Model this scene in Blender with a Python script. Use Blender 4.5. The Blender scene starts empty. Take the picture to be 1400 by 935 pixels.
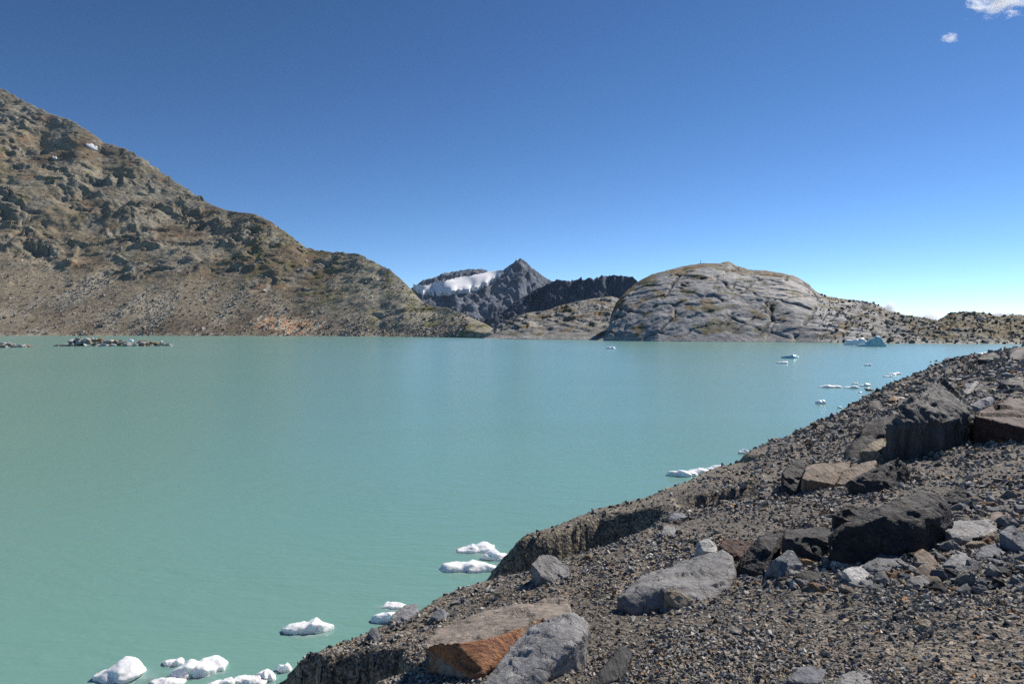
import bpy, bmesh, math, random
import numpy as np
from mathutils import Vector, Matrix

# ------------------------------------------------------------------ camera, sky, sun, exposure
EYE = 6.0            # camera height above the lake
FPX = 933.0          # focal length in pixels of a 1400 px wide frame (24 mm lens)
HZN = 453.0          # row of the horizon in that frame
scene = bpy.context.scene
col = scene.collection
cam_data = bpy.data.cameras.new("camera")
cam_data.lens = 24.0
cam_data.sensor_width = 36.0
cam_data.shift_y = -(467.5 - HZN) / 1400.0
cam_data.clip_start = 0.1
cam_data.clip_end = 40000.0
cam = bpy.data.objects.new("camera", cam_data)
cam.location = (0, 0, EYE)
cam.rotation_euler = (math.radians(90), 0, 0)
col.objects.link(cam)
scene.camera = cam

SUN_AZ, SUN_EL = 49.0, 41.0      # degrees to the right of the view direction, above the horizon
world = bpy.data.worlds.new("World")
scene.world = world
world.use_nodes = True
wn = world.node_tree
sky = wn.nodes.new("ShaderNodeTexSky")
sky.sky_type = 'NISHITA'
sky.sun_disc = False
sky.sun_elevation = math.radians(SUN_EL)
sky.sun_rotation = math.radians(SUN_AZ)
sky.altitude = 3000.0
sky.air_density = 0.8
sky.dust_density = 0.1
sky.ozone_density = 1.6
wn.nodes["Background"].inputs[1].default_value = 0.064
sky_gamma = wn.nodes.new("ShaderNodeGamma"); sky_gamma.inputs[1].default_value = 1.3     # polarised, contrasty blue
wn.links.new(sky.outputs[0], sky_gamma.inputs[0])
sky_tint = wn.nodes.new("ShaderNodeHueSaturation"); sky_tint.inputs["Hue"].default_value = 0.497; sky_tint.inputs["Saturation"].default_value = 1.08
wn.links.new(sky_gamma.outputs[0], sky_tint.inputs["Color"])
wn.links.new(sky_tint.outputs[0], wn.nodes["Background"].inputs[0])

sun_data = bpy.data.lights.new("sun", 'SUN')
sun_data.energy = 5.0
sun_data.angle = math.radians(0.53)
sun_data.color = (1.0, 0.94, 0.86)
sun = bpy.data.objects.new("sun", sun_data)
L = Vector((math.sin(math.radians(SUN_AZ)) * math.cos(math.radians(SUN_EL)),
            math.cos(math.radians(SUN_AZ)) * math.cos(math.radians(SUN_EL)),
            math.sin(math.radians(SUN_EL))))
sun.rotation_euler = L.to_track_quat('Z', 'Y').to_euler()
sun.location = (200, 100, 300)
col.objects.link(sun)

scene.view_settings.view_transform = 'Standard'
scene.view_settings.look = 'None'
scene.view_settings.exposure = 0.22
scene.view_settings.gamma = 1.0
scene.view_settings.use_curve_mapping = False
scene.cycles.max_bounces = 6
scene.cycles.diffuse_bounces = 3
scene.cycles.volume_bounces = 1
scene.cycles.use_denoising = False
scene.cycles.denoiser = 'OPENIMAGEDENOISE'
scene.cycles.denoising_input_passes = 'RGB_ALBEDO_NORMAL'
scene.cycles.denoising_prefilter = 'ACCURATE'

rng = np.random.default_rng(11)
random.seed(11)

# ------------------------------------------------------------------ numpy noise
_perm = np.random.default_rng(5).permutation(256)
_perm = np.concatenate([_perm, _perm, _perm])
_g = np.random.default_rng(6).normal(size=(256, 3))
_g = (_g / np.linalg.norm(_g, axis=1)[:, None]).astype(np.float32)


def pn(x, y, z):
    x, y, z = np.broadcast_arrays(np.asarray(x, np.float32), np.asarray(y, np.float32), np.asarray(z, np.float32))
    xi = np.floor(x).astype(np.int32); yi = np.floor(y).astype(np.int32); zi = np.floor(z).astype(np.int32)
    xf = x - xi; yf = y - yi; zf = z - zi
    xi &= 255; yi &= 255; zi &= 255
    fx = xf * xf * xf * (xf * (xf * 6 - 15) + 10)
    fy = yf * yf * yf * (yf * (yf * 6 - 15) + 10)
    fz = zf * zf * zf * (zf * (zf * 6 - 15) + 10)

    def c(dx, dy, dz):
        h = _perm[_perm[_perm[xi + dx] + yi + dy] + zi + dz]
        g = _g[h]
        return g[..., 0] * (xf - dx) + g[..., 1] * (yf - dy) + g[..., 2] * (zf - dz)
    x00 = c(0, 0, 0) * (1 - fx) + c(1, 0, 0) * fx
    x10 = c(0, 1, 0) * (1 - fx) + c(1, 1, 0) * fx
    x01 = c(0, 0, 1) * (1 - fx) + c(1, 0, 1) * fx
    x11 = c(0, 1, 1) * (1 - fx) + c(1, 1, 1) * fx
    return ((x00 * (1 - fy) + x10 * fy) * (1 - fz) + (x01 * (1 - fy) + x11 * fy) * fz) * 1.6


def fbm(x, y, z, o=4, gain=0.5):
    a, s, f = 1.0, 0.0, 1.0
    for i in range(o):
        s = s + a * pn(x * f + 17.3 * i, y * f - 9.1 * i, z * f + 4.7 * i)
        a *= gain; f *= 2.03
    return s


def ridged(x, y, z, o=4, gain=0.55):
    a, s, f, n = 1.0, 0.0, 1.0, 0.0
    for i in range(o):
        r = 1 - np.abs(pn(x * f + 31.7 * i, y * f + 3.3 * i, z * f - 8.1 * i))
        s = s + a * r * r; n += a
        a *= gain; f *= 2.07
    return s / n


def blocks(x, y, seed=0.0, tilt=1.0):
    """angular blocks: a tilted plane in every cell of a jittered grid"""
    x = np.asarray(x, np.float32); y = np.asarray(y, np.float32)
    xi = np.floor(x).astype(np.int32); yi = np.floor(y).astype(np.int32)
    best = np.full(x.shape, 1e9, np.float32); out = np.zeros(x.shape, np.float32); edge = np.full(x.shape, 1e9, np.float32)
    k = int(seed * 7) & 255
    for dx in (-1, 0, 1):
        for dy in (-1, 0, 1):
            h = _perm[_perm[((xi + dx) & 255) + k] + ((yi + dy) & 255)]
            g = _g[h]; g2 = _g[_perm[h]]
            px_ = xi + dx + 0.5 + 0.45 * g[..., 0]; py_ = yi + dy + 0.5 + 0.45 * g[..., 1]
            ex = x - px_; ey = y - py_
            d = ex * ex + ey * ey
            m = d < best
            edge = np.where(m, np.minimum(edge, best), np.minimum(edge, d))
            out = np.where(m, tilt * (ex * g2[..., 0] + ey * g2[..., 1]) + 0.55 * g2[..., 2], out)
            best = np.where(m, d, best)
    return out, np.sqrt(edge) - np.sqrt(best)


def sstep(a, b, x):
    t = np.clip((x - a) / (b - a), 0, 1)
    return t * t * (3 - 2 * t)


def mixc(c, d, m):
    return c * (1 - m[..., None]) + np.asarray(d) * m[..., None]

# ------------------------------------------------------------------ object helpers


def tag(o, label=None, cat=None, group=None, kind=None):
    if label: o["label"] = label
    if cat: o["category"] = cat
    if group: o["group"] = group
    if kind: o["kind"] = kind
    return o


def new_mesh(name, V, F, mat=None, attrs=None, smooth=True):
    V = np.ascontiguousarray(V, np.float32); F = np.ascontiguousarray(F, np.int32)
    me = bpy.data.meshes.new(name)
    k = F.shape[1]
    me.vertices.add(len(V)); me.vertices.foreach_set("co", V.ravel())
    me.loops.add(F.size); me.loops.foreach_set("vertex_index", F.ravel())
    me.polygons.add(len(F))
    me.polygons.foreach_set("loop_start", np.arange(0, F.size, k, dtype=np.int32))
    me.polygons.foreach_set("loop_total", np.full(len(F), k, np.int32))
    me.polygons.foreach_set("use_smooth", np.full(len(F), smooth, bool))
    for nm, arr in (attrs or {}).items():
        arr = np.asarray(arr, np.float32)
        if arr.ndim == 1:
            a = me.attributes.new(nm, 'FLOAT', 'POINT'); a.data.foreach_set("value", arr)
        else:
            a = me.attributes.new(nm, 'FLOAT_COLOR', 'POINT')
            rgba = np.ones((len(arr), 4), np.float32); rgba[:, :3] = arr
            a.data.foreach_set("color", rgba.ravel())
    me.update(calc_edges=True)
    if mat: me.materials.append(mat)
    return me


def link(name, me, loc=(0, 0, 0), parent=None):
    o = bpy.data.objects.new(name, me)
    col.objects.link(o)
    o.location = loc
    o.parent = parent
    return o


def grid_faces(nr, nc, keep=None):
    i = np.arange(nr * nc).reshape(nr, nc)
    F = np.stack([i[:-1, :-1], i[:-1, 1:], i[1:, 1:], i[1:, :-1]], -1).reshape(-1, 4)
    if keep is not None:
        k = keep.reshape(-1)
        F = F[k[F].any(1)]
    return F


def compact(V, F, attrs):
    used = np.unique(F)
    m = np.full(len(V), -1, np.int64); m[used] = np.arange(len(used))
    return V[used], m[F], {k: a[used] for k, a in attrs.items()}

# ------------------------------------------------------------------ materials


class NT:
    def __init__(s, name):
        s.m = bpy.data.materials.new(name); s.m.use_nodes = True
        s.t = s.m.node_tree; s.n = s.t.nodes
        s.b = s.n["Principled BSDF"]

    def node(s, typ, **kw):
        n = s.n.new(typ)
        for k, v in kw.items():
            if k.startswith("i_"):
                n.inputs[k[2:].replace("_", " ")].default_value = v
            elif k.startswith("n_"):
                n.inputs[int(k[2:])].default_value = v
            else:
                setattr(n, k, v)
        return n

    def l(s, a, b):
        s.t.links.new(a, b); return s

    def noise(s, vec, scale, detail=4, rough=0.55, dist=0.0):
        n = s.node("ShaderNodeTexNoise", i_Scale=scale, i_Detail=detail, i_Roughness=rough, i_Distortion=dist)
        s.l(vec, n.inputs["Vector"]); return n.outputs["Fac"]

    def ramp(s, fac, stops):
        r = s.node("ShaderNodeValToRGB")
        e = r.color_ramp.elements
        e[0].position, e[0].color = stops[0][0], (*stops[0][1], 1)
        e[1].position, e[1].color = stops[-1][0], (*stops[-1][1], 1)
        for p, c in stops[1:-1]:
            x = e.new(p); x.color = (*c, 1)
        s.l(fac, r.inputs[0]); return r.outputs[0]

    def mix(s, fac, a, b, mode='MIX'):
        n = s.node("ShaderNodeMix", data_type='RGBA', blend_type=mode)
        for src, idx in ((fac, 0), (a, 6), (b, 7)):
            if hasattr(src, "is_linked") or isinstance(src, bpy.types.NodeSocket):
                s.l(src, n.inputs[idx])
            else:
                n.inputs[idx].default_value = src if idx == 0 else (*src, 1)
        return n.outputs[2]

    def math(s, op, a, b=0.5, c=None):
        n = s.node("ShaderNodeMath", operation=op)
        for src, idx in ((a, 0), (b, 1), (c, 2)):
            if src is None: continue
            if isinstance(src, bpy.types.NodeSocket): s.l(src, n.inputs[idx])
            else: n.inputs[idx].default_value = src
        return n.outputs[0]

    def bump(s, h, strength, dist, prev=None):
        n = s.node("ShaderNodeBump", i_Strength=strength, i_Distance=dist)
        s.l(h, n.inputs["Height"])
        if prev: s.l(prev, n.inputs["Normal"])
        return n.outputs[0]

    def attr(s, name):
        return s.node("ShaderNodeAttribute", attribute_name=name)

    def coords(s, which="Object"):
        return s.node("ShaderNodeTexCoord").outputs[which]


def g3(v):
    return (v, v, v)


def rock_mat(name, base, var=0.45, speck=0.5, stain=(0.20, 0.11, 0.055), stain_amt=0.0, sc=1.0, stretch=None, rough=0.72):
    """speckled, lightly weathered rock; sc = metres of a mid-size feature"""
    t = NT(name)
    v = t.coords("Object")
    if stretch:
        mp = t.node("ShaderNodeMapping"); mp.inputs["Scale"].default_value = stretch[:3]
        mp.inputs["Rotation"].default_value = stretch[3:]
        t.l(v, mp.inputs[0]); vs = mp.outputs[0]
    else:
        vs = v
    oi = t.node("ShaderNodeObjectInfo").outputs["Random"]
    n1 = t.noise(vs, 3.0 / sc, 6, 0.62)
    n2 = t.noise(v, 60.0 / sc, 3, 0.7)
    n3 = t.noise(vs, 14.0 / sc, 5, 0.65, 0.6)
    b = np.array(base)
    c = t.ramp(n1, [(0.28, tuple(b * (1 - var))), (0.5, tuple(b)), (0.74, tuple(b * (1 + var)))])
    c = t.mix(0.55 * speck, c, t.ramp(n2, [(0.33, g3(0.25)), (0.5, g3(0.5)), (0.68, g3(0.95))]), 'OVERLAY')
    c = t.mix(0.35, c, t.ramp(n3, [(0.35, g3(0.3)), (0.65, g3(0.72))]), 'OVERLAY')
    val = t.math('MULTIPLY_ADD', oi, 0.5, 0.75)
    hs = t.node("ShaderNodeHueSaturation"); t.l(c, hs.inputs["Color"]); t.l(val, hs.inputs["Value"])
    c = hs.outputs[0]
    lic = t.ramp(t.noise(v, 7.0 / sc, 6, 0.7, 0.8), [(0.60, g3(0)), (0.68, g3(1))])
    c = t.mix(t.math('MULTIPLY', lic, 0.45), c, tuple(np.minimum(b * 1.9 + 0.03, 0.6)))
    wob_ = t.node("ShaderNodeMix", data_type='VECTOR'); wob_.inputs[0].default_value = 0.16
    nvec = t.node("ShaderNodeTexNoise", i_Scale=4.0 / sc, i_Detail=4.0); t.l(v, nvec.inputs["Vector"])
    t.l(vs, wob_.inputs[4]); t.l(nvec.outputs["Color"], wob_.inputs[5])
    vor = t.node("ShaderNodeTexVoronoi", feature='DISTANCE_TO_EDGE', i_Scale=1.5 / sc); t.l(wob_.outputs[1], vor.inputs["Vector"])
    joint = t.ramp(vor.outputs["Distance"], [(0.0, g3(1)), (0.035, g3(0))])
    c = t.mix(t.math('MULTIPLY', joint, 0.55), c, tuple(b * 0.3))
    ns = t.noise(v, 4.5 / sc, 5, 0.6, 0.4)
    sm = t.math('MULTIPLY', t.ramp(ns, [(0.52, g3(0)), (0.66, g3(1))]), stain_amt)
    ra = t.attr("rust")
    sm = t.math('MAXIMUM', sm, ra.outputs["Fac"])
    rc = t.ramp(n3, [(0.3, (0.10, 0.045, 0.04)), (0.48, tuple(np.array(stain) * 0.95)), (0.7, (0.42, 0.20, 0.07))])
    c = t.mix(t.math('MULTIPLY', sm, 0.9), c, rc)
    t.l(c, t.b.inputs["Base Color"])
    t.b.inputs["Roughness"].default_value = rough
    t.b.inputs["Specular IOR Level"].default_value = 0.35
    nb = t.bump(n3, 0.9, (0.07 if stretch else 0.045) * sc)
    nb = t.bump(t.math('SUBTRACT', 1.0, joint), 0.7, 0.02 * sc, nb)
    nb = t.bump(n2, 0.8, 0.010 * sc, nb)
    t.l(nb, t.b.inputs["Normal"])
    return t.m


def vcol_mat(name, fine_scale, detail_scale, bump_d, contrast=0.5, rough=0.85, strength=0.6, spec=0.25):
    """terrain: vertex albedo 'col' broken up by procedural grain and relief"""
    t = NT(name)
    a = t.attr("col").outputs["Color"]
    v = t.node("ShaderNodeNewGeometry").outputs["Position"]
    n1 = t.noise(v, fine_scale, 6, 0.68)
    n2 = t.noise(v, detail_scale, 4, 0.7)
    c = t.mix(contrast, a, t.ramp(n1, [(0.3, g3(0.18)), (0.5, g3(0.5)), (0.7, g3(0.85))]), 'OVERLAY')
    c = t.mix(contrast * 0.8, c, t.ramp(n2, [(0.32, g3(0.2)), (0.5, g3(0.5)), (0.68, g3(0.88))]), 'OVERLAY')
    t.l(c, t.b.inputs["Base Color"])
    t.b.inputs["Roughness"].default_value = rough
    t.b.inputs["Specular IOR Level"].default_value = spec
    nb = t.bump(n1, strength, bump_d)
    nb = t.bump(n2, strength, bump_d * fine_scale / detail_scale, nb)
    t.l(nb, t.b.inputs["Normal"])
    return t.m

# ------------------------------------------------------------------ terrain of the near bank
SB, CB = 0.595, 0.804          # the bank runs 36.5 degrees to the right of the view direction


def plan(px, d):
    return np.array([(px - 700.0) / FPX * d, d])


def seg_dist(x, y, pts):
    """distance to a polyline, position along it (0..n-1) and side"""
    best = np.full(x.shape, 1e9); along = np.zeros(x.shape); side = np.zeros(x.shape)
    for i in range(len(pts) - 1):
        a, b = pts[i], pts[i + 1]
        ab = b - a
        t = np.clip(((x - a[0]) * ab[0] + (y - a[1]) * ab[1]) / (ab @ ab), 0, 1)
        dx = x - a[0] - t * ab[0]; dy = y - a[1] - t * ab[1]
        dd = np.hypot(dx, dy)
        m = dd < best
        best = np.where(m, dd, best); along = np.where(m, i + t, along)
        side = np.where(m, np.sign(ab[0] * dy - ab[1] * dx), side)
    return best, along, side


GUL = [  # erosion gullies: polyline, half width, depth and wall sharpness along it
    ([plan(600, 7.6), plan(700, 7.75), plan(770, 8.05), plan(840, 8.55), plan(915, 8.9)], [1.0, 0.78, 0.68, 0.56, 0.14], [1.6, 1.3, 1.0, 0.7, 0.05]),
    ([plan(930, 9.35), plan(960, 9.1), plan(1000, 9.15), plan(1045, 9.5)], [0.12, 0.34, 0.30, 0.10], [0.05, 0.36, 0.34, 0.05]),
    ([plan(330, 4.6), plan(430, 4.72), plan(500, 4.72), plan(548, 4.60)], [1.0, 0.55, 0.44, 0.12], [1.5, 1.1, 0.8, 0.05]),
    ([plan(985, 13.6), plan(1010, 13.2), plan(1045, 13.1)], [0.7, 0.45, 0.1], [0.8, 0.5, 0.05]),
]


def ground(x, y, fine=True):
    x = np.asarray(x, np.float64); y = np.asarray(y, np.float64)
    s = SB * x + CB * y
    p = -CB * x + SB * y
    wob = 0.35 * pn(s * 0.35, 3.1, 0.2) + 0.16 * pn(s * 1.3, 8.1, 0.2)
    near = 1 - sstep(11, 19, s)
    # crest and shore lines
    crest = 4.32 + wob * 0.7 + 0.22 * (1 - sstep(3.0, 4.4, s)) + 0.62 * sstep(5.6, 7.2, s) * (1 - sstep(8.0, 10.5, s)) + 0.25 * sstep(14, 30, s)
    shore = np.interp(s, [0, 10, 20, 30, 45, 60, 90], [8.0, 8.0, 8.2, 8.8, 9.7, 10.5, 11.0]) + 0.3 * pn(s * 0.4, 1.7, 5.5) + 0.7 * sstep(40, 70, s) * pn(s * 0.13, 1.7, 9.5)
    shore = shore - 60 * sstep(120, 210, s)
    crest = crest - 60 * sstep(120, 210, s)
    hc = 1.6 + 0.2 * crest + 0.04 * np.clip(s - 72, 0, 200)
    bench = 1.6 + 0.2 * np.maximum(p, -1.5) + 0.10 * np.minimum(p + 1.5, 0) + 0.04 * np.clip(s - 72, 0, 200)
    bench = np.maximum(bench, -3.0)
    slope = hc + (EYE - hc) * (p - crest) / np.maximum(shore - crest, 0.5)
    h = np.where(p < crest, bench, slope)
    k = 0.12
    h = np.where(np.abs(p - crest) < 0.4, np.maximum(bench, slope) * 0.5 + h * 0.5, h)
    z = EYE - h
    for pts, wd, dp in GUL:
        m = (np.hypot(x - pts[1][0], y - pts[1][1]) < 8)
        if not m.any(): continue
        xx = x[m] if x.ndim else x; yy = y[m] if x.ndim else y
        wx = 0.14 * pn(xx * 1.3, yy * 1.3, 2.2) + 0.02 * pn(xx * 5, yy * 5, 7.2)
        dist, al, side = seg_dist(xx + wx, yy + wx, pts)
        idx = np.arange(len(wd))
        w = np.interp(al, idx, wd); dep = np.interp(al, idx, dp)
        far = side > 0                               # far wall steep, near wall gentle
        q = dist / np.maximum(w, 1e-3)
        cut = np.where(far, 1 - sstep(0.48, 1.04, q), 1 - sstep(0.15, 1.25, q))
        if x.ndim: z[m] -= dep * cut
        else: z = z - dep * cut
    amp = 0.08 + 0.14 * sstep(14, 45, s) + 0.22 * sstep(40, 90, s)
    z = z + amp * fbm(x * 0.45, y * 0.45, 3.3, 3) * sstep(1.5, 4.0, np.hypot(x, y))
    z = z + (0.30 * sstep(16, 45, s)) * (ridged(x * 0.22, y * 0.22, 1.3, 3) - 0.72)
    if fine:
        z = z + 0.028 * fbm(x * 2.2, y * 2.2, 0.7, 3)
    return z


_dd = np.geomspace(1.6, 260, 5000)


def gdepth(px, py, under=0.0):
    """depth at which the sight line through a pixel meets the near bank"""
    z = EYE + (HZN - py) / FPX * _dd
    g = ground((px - 700.0) / FPX * _dd, _dd) + under
    w = np.where(z <= g)[0]
    return float(_dd[w[0]]) if len(w) else None


def at(px, py, d):
    return np.array([(px - 700.0) / FPX * d, d, EYE + (HZN - py) / FPX * d])


def build_bank():
    az = np.radians(np.concatenate([np.linspace(-120, -44, 40)[:-1], np.linspace(-44, 46, 640), np.linspace(46, 140, 50)[1:]]))
    r = np.geomspace(1.0, 260, 500)
    R, A = np.meshgrid(r, az, indexing='ij')
    X = R * np.sin(A); Y = R * np.cos(A)
    Z = ground(X.ravel(), Y.ravel()).reshape(X.shape)
    # albedo: grey brown fines, paler dry silt, rusty and dark patches
    e = 0.04 + R * 0.004
    gx = (ground((X + e).ravel(), Y.ravel()).reshape(X.shape) - Z) / e
    gy = (ground(X.ravel(), (Y + e).ravel()).reshape(X.shape) - Z) / e
    steep = sstep(0.7, 1.3, np.hypot(gx, gy))
    C = np.empty(X.shape + (3,)); C[:] = (0.145, 0.136, 0.122)
    C = mixc(C, (0.172, 0.153, 0.130), sstep(-0.1, 0.5, fbm(X * 0.5, Y * 0.5, 4.4, 3)))
    C = mixc(C, (0.108, 0.104, 0.097), sstep(0.0, 0.6, fbm(X * 0.8, Y * 0.8, 9.4, 3)) * 0.8)
    S_ = SB * X + CB * Y; P_ = -CB * X + SB * Y
    lip = sstep(3.6, 4.1, P_ + 0.25 * fbm(X * 1.5, Y * 1.5, 2.0, 3)) * (1 - sstep(12, 17, S_))
    C = mixc(C, (0.20, 0.185, 0.155), lip * 0.8)
    C = mixc(C, (0.215, 0.20, 0.165), steep * 0.85)
    lump = steep * sstep(40, 12, R) if False else steep * (1 - sstep(14, 40, R))
    sx = 0.05 * lump * fbm(X * 3.2, Y * 3.2, Z * 3.5, 4); X = X + sx; Y = Y - np.abs(sx) * 0.8; Z = Z + lump * 0.025 * fbm(X * 6, Y * 6, Z * 7, 3)
    keep = Z > -0.7
    V = np.stack([X, Y, Z], -1).reshape(-1, 3)
    F = grid_faces(*X.shape, keep=keep)
    V, F, at_ = compact(V, F, {"col": C.reshape(-1, 3)})
    t = NT("moraine_grit")
    ac = t.attr("col").outputs["Color"]
    pos = t.node("ShaderNodeNewGeometry").outputs["Position"]
    n1 = t.noise(pos, 5.0, 5, 0.65)
    c = t.mix(0.45, ac, t.ramp(n1, [(0.3, g3(0.22)), (0.7, g3(0.8))]), 'OVERLAY')
    nb = None
    for sc_, amt in ((21.0, 0.35), (58.0, 0.95)):
        vo = t.node("ShaderNodeTexVoronoi", i_Scale=sc_, i_Randomness=1.0); wv = t.node("ShaderNodeVectorMath", operation='MULTIPLY_ADD'); nz = t.node("ShaderNodeTexNoise", i_Scale=sc_ * 0.6, i_Detail=3.0); t.l(pos, nz.inputs["Vector"]); t.l(nz.outputs["Color"], wv.inputs[0]); wv.inputs[1].default_value = (1.1 / sc_,) * 3; t.l(pos, wv.inputs[2]); t.l(wv.outputs[0], vo.inputs["Vector"])
        sx = t.node("ShaderNodeSeparateColor"); t.l(vo.outputs["Color"], sx.inputs[0])
        tint = t.ramp(sx.outputs[0], [(0.0, (0.12, 0.12, 0.12)), (0.35, (0.40, 0.39, 0.38)), (0.6, (0.56, 0.53, 0.49)), (0.85, (0.88, 0.86, 0.82)), (0.99, (0.75, 0.58, 0.42))])
        c = t.mix(amt, c, tint, 'OVERLAY')
        up = t.math('SUBTRACT', 1.0, t.math('MULTIPLY', vo.outputs["Distance"], 1.3))
        nb = t.bump(t.math('MULTIPLY', up, t.math('MULTIPLY_ADD', sx.outputs[1], 0.7, 0.3)), 0.9, 0.5 / sc_, nb)
    t.l(c, t.b.inputs["Base Color"]); t.l(nb, t.b.inputs["Normal"])
    t.b.inputs["Roughness"].default_value = 0.85; t.b.inputs["Specular IOR Level"].default_value = 0.25
    me = new_mesh("gravel_bank", V, F[:, ::-1], t.m, at_)
    tag(link("gravel_bank", me), kind="structure")


build_bank()

# ------------------------------------------------------------------ mountains as columns that run away from the lake


class Slope:
    def __init__(s, x0, x1, ncol, nrow, shore, ridge_d, ridge_y, prof, disp, back=0.35, base_z=0.0):
        s.px = np.linspace(x0, x1, ncol)
        s.t = np.concatenate([[-0.03], np.linspace(0, 1, nrow) ** 1.0, 1 + back * np.linspace(0.06, 1, 10)])
        d0 = shore(s.px); D = ridge_d(s.px); yr = ridge_y(s.px)
        T, PX = np.meshgrid(s.t, s.px, indexing='ij')
        s.T = T; s.U = (PX - 700.0) / FPX
        s.D = d0 + (D - d0) * T
        zr = EYE + (HZN - yr) / FPX * D
        kk = max(9, ncol // 12) | 1
        zs = np.convolve(np.pad(zr, kk // 2, mode='edge'), np.hanning(kk + 2)[1:-1] / np.hanning(kk + 2)[1:-1].sum(), 'valid')
        zr = zs + (zr - zs) * np.clip(T, 0, 1) ** 3
        Zf = base_z + (zr - base_z) * prof(np.clip(T, 0, 1), PX)
        over = np.clip((T - 1) / back, 0, 1)
        s.Z = np.where(T < 0, -6.0 + base_z, np.where(T > 1, zr * (1 - 0.85 * over ** 1.3), Zf))
        dz, dd = disp(s.U * s.D, s.D, s.Z, T, PX)
        s.Z = s.Z + dz; s.D = s.D + dd
        # keep the long line of the ridge, leave its roughness
        el = (s.Z - EYE) / s.D
        top = el.max(0); want = (HZN - yr) / FPX
        ratio = (want + 0.004) / np.maximum(top + 0.004, 1e-4)
        k = max(5, ncol // 60) | 1
        ratio = np.convolve(np.pad(ratio, k // 2, mode='edge'), np.ones(k) / k, 'valid')
        s.Z = np.where(s.T >= 0, base_z + (s.Z - base_z) * (1 + (np.clip(ratio, 0.5, 2.0) - 1) * np.clip(s.T, 0, 1) ** 2.5), s.Z)
        s.X = s.U * s.D

    def mesh(s, name, mat, C):
        V = np.stack([s.X, s.D, s.Z], -1).reshape(-1, 3)
        F = grid_faces(*s.X.shape)
        return new_mesh(name, V, F, mat, {"col": C.reshape(-1, 3)})

    def hit(s, px, py):
        """first point of the slope seen through a pixel"""
        c = int(np.clip(round((px - s.px[0]) / (s.px[-1] - s.px[0]) * (len(s.px) - 1)), 0, len(s.px) - 1))
        el = np.maximum.accumulate((s.Z[1:, c] - EYE) / s.D[1:, c])
        i = int(np.searchsorted(el, (HZN - py) / FPX)) + 1
        i = min(i, s.Z.shape[0] - 12)
        return np.array([s.X[i, c], s.D[i, c], s.Z[i, c]])


def curve(pts):
    a = np.array(pts, float)
    return lambda x: np.interp(x, a[:, 0], a[:, 1])


def terraces(v, period, sharp):
    f = v / period
    fr = f - np.floor(f)
    return (np.floor(f) + sstep(0.5 - sharp, 0.5 + sharp, fr)) * period - v


# --- slope west of the lake: crags above long scree fans
L_ridge = curve([(-420, 40), (-200, 85), (-60, 108), (0, 120), (40, 142), (70, 156), (100, 166), (128, 184), (140, 194), (172, 204), (192, 214), (205, 224), (235, 245),
                 (255, 258), (290, 280), (310, 288), (350, 293), (372, 304), (398, 323), (420, 340), (450, 344), (490, 347), (510, 357),
                 (535, 370), (555, 388), (575, 410), (588, 418), (612, 421), (640, 432), (660, 441), (680, 453), (700, 466), (740, 480)])
L_shore = curve([(-420, 960), (0, 930), (200, 930), (400, 880), (520, 800), (600, 690), (680, 560), (740, 520)])
L_back = curve([(-420, 2050), (0, 1850), (200, 1600), (300, 1450), (420, 1260), (520, 1080), (580, 900), (640, 760), (690, 620), (740, 560)])
scree_top = curve([(-420, 330), (0, 338), (60, 350), (170, 378), (260, 384), (330, 392), (400, 425), (480, 440), (560, 446), (700, 462)])


def L_prof(t, px):
    return 0.80 * t ** 1.12 + 0.20 * t ** 2.2 + 0.05 * np.sin(t * math.pi) * sstep(0, 300, px)


def L_disp(X, Y, Z, T, PX):
    inn = sstep(0.0, 0.12, T) * (1 - 0.55 * sstep(0.8, 1.0, T))
    scr = sstep(-12, 14, (HZN - (Z - EYE) / Y * FPX) - scree_top(PX) + 16 * fbm(X / 90, Y / 90, 2.2, 3))
    size = np.clip(Z / 260, 0.12, 1.0)
    big = 34 * fbm(X / 260, Y / 260, Z / 400, 3) * inn * np.clip(size, 0.25, 1)
    crag = sstep(0.55, 0.72, ridged(X / 190, Y / 150, Z / 110, 3) + 0.16 * fbm(X / 45, Y / 45, Z / 45, 3))
    crag = np.maximum(crag, 0.09) * (1 - scr)
    rough = (9 * (ridged(X / 60, Y / 60, Z / 45, 5, 0.65) - 0.5) + 6 * fbm(X / 20, Y / 20, Z / 14, 4, 0.6)) * (0.16 + 0.75 * crag)
    rough = rough * (1 - 0.9 * scr) + scr * 2.4 * fbm(X / 22, Y / 22, Z / 22, 4, 0.7)
    b1, _ = blocks(X / 44 + 0.4 * fbm(X / 30, Y / 30, 2.0, 2), (Z + 0.35 * Y) / 30, 1.0, 1.3); b2, _ = blocks(X / 13, (Z + 0.35 * Y) / 9, 2.0, 1.3)
    rough = rough * 0.6 + (7.0 * b1 + 2.0 * b2) * (0.10 + 0.9 * crag) * (1 - scr)
    ter = terraces(Z + 30 * fbm(X / 120, Y / 120, 1.1, 3) + 0.25 * X, 30, 0.22) * 0.5 * crag
    fans = scr * 9 * (ridged(X / 130, Y / 500, 0.4, 2) - 0.6) * inn
    tap = sstep(0.0, 0.04, T)
    dz = big + (rough * inn * np.clip(size * 1.7, 0.25, 1) + ter * inn * size + fans * size) * tap
    dz = np.where(T < 0, 0, np.maximum(dz, -Z * 0.85))
    L_disp.scr, L_disp.crag = scr, crag
    return dz, 6 * fbm(X / 40, Y / 40, Z / 30, 3) * inn * (1 - scr)


west = Slope(-420, 745, 780, 300, L_shore, L_back, L_ridge, L_prof, L_disp)


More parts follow.
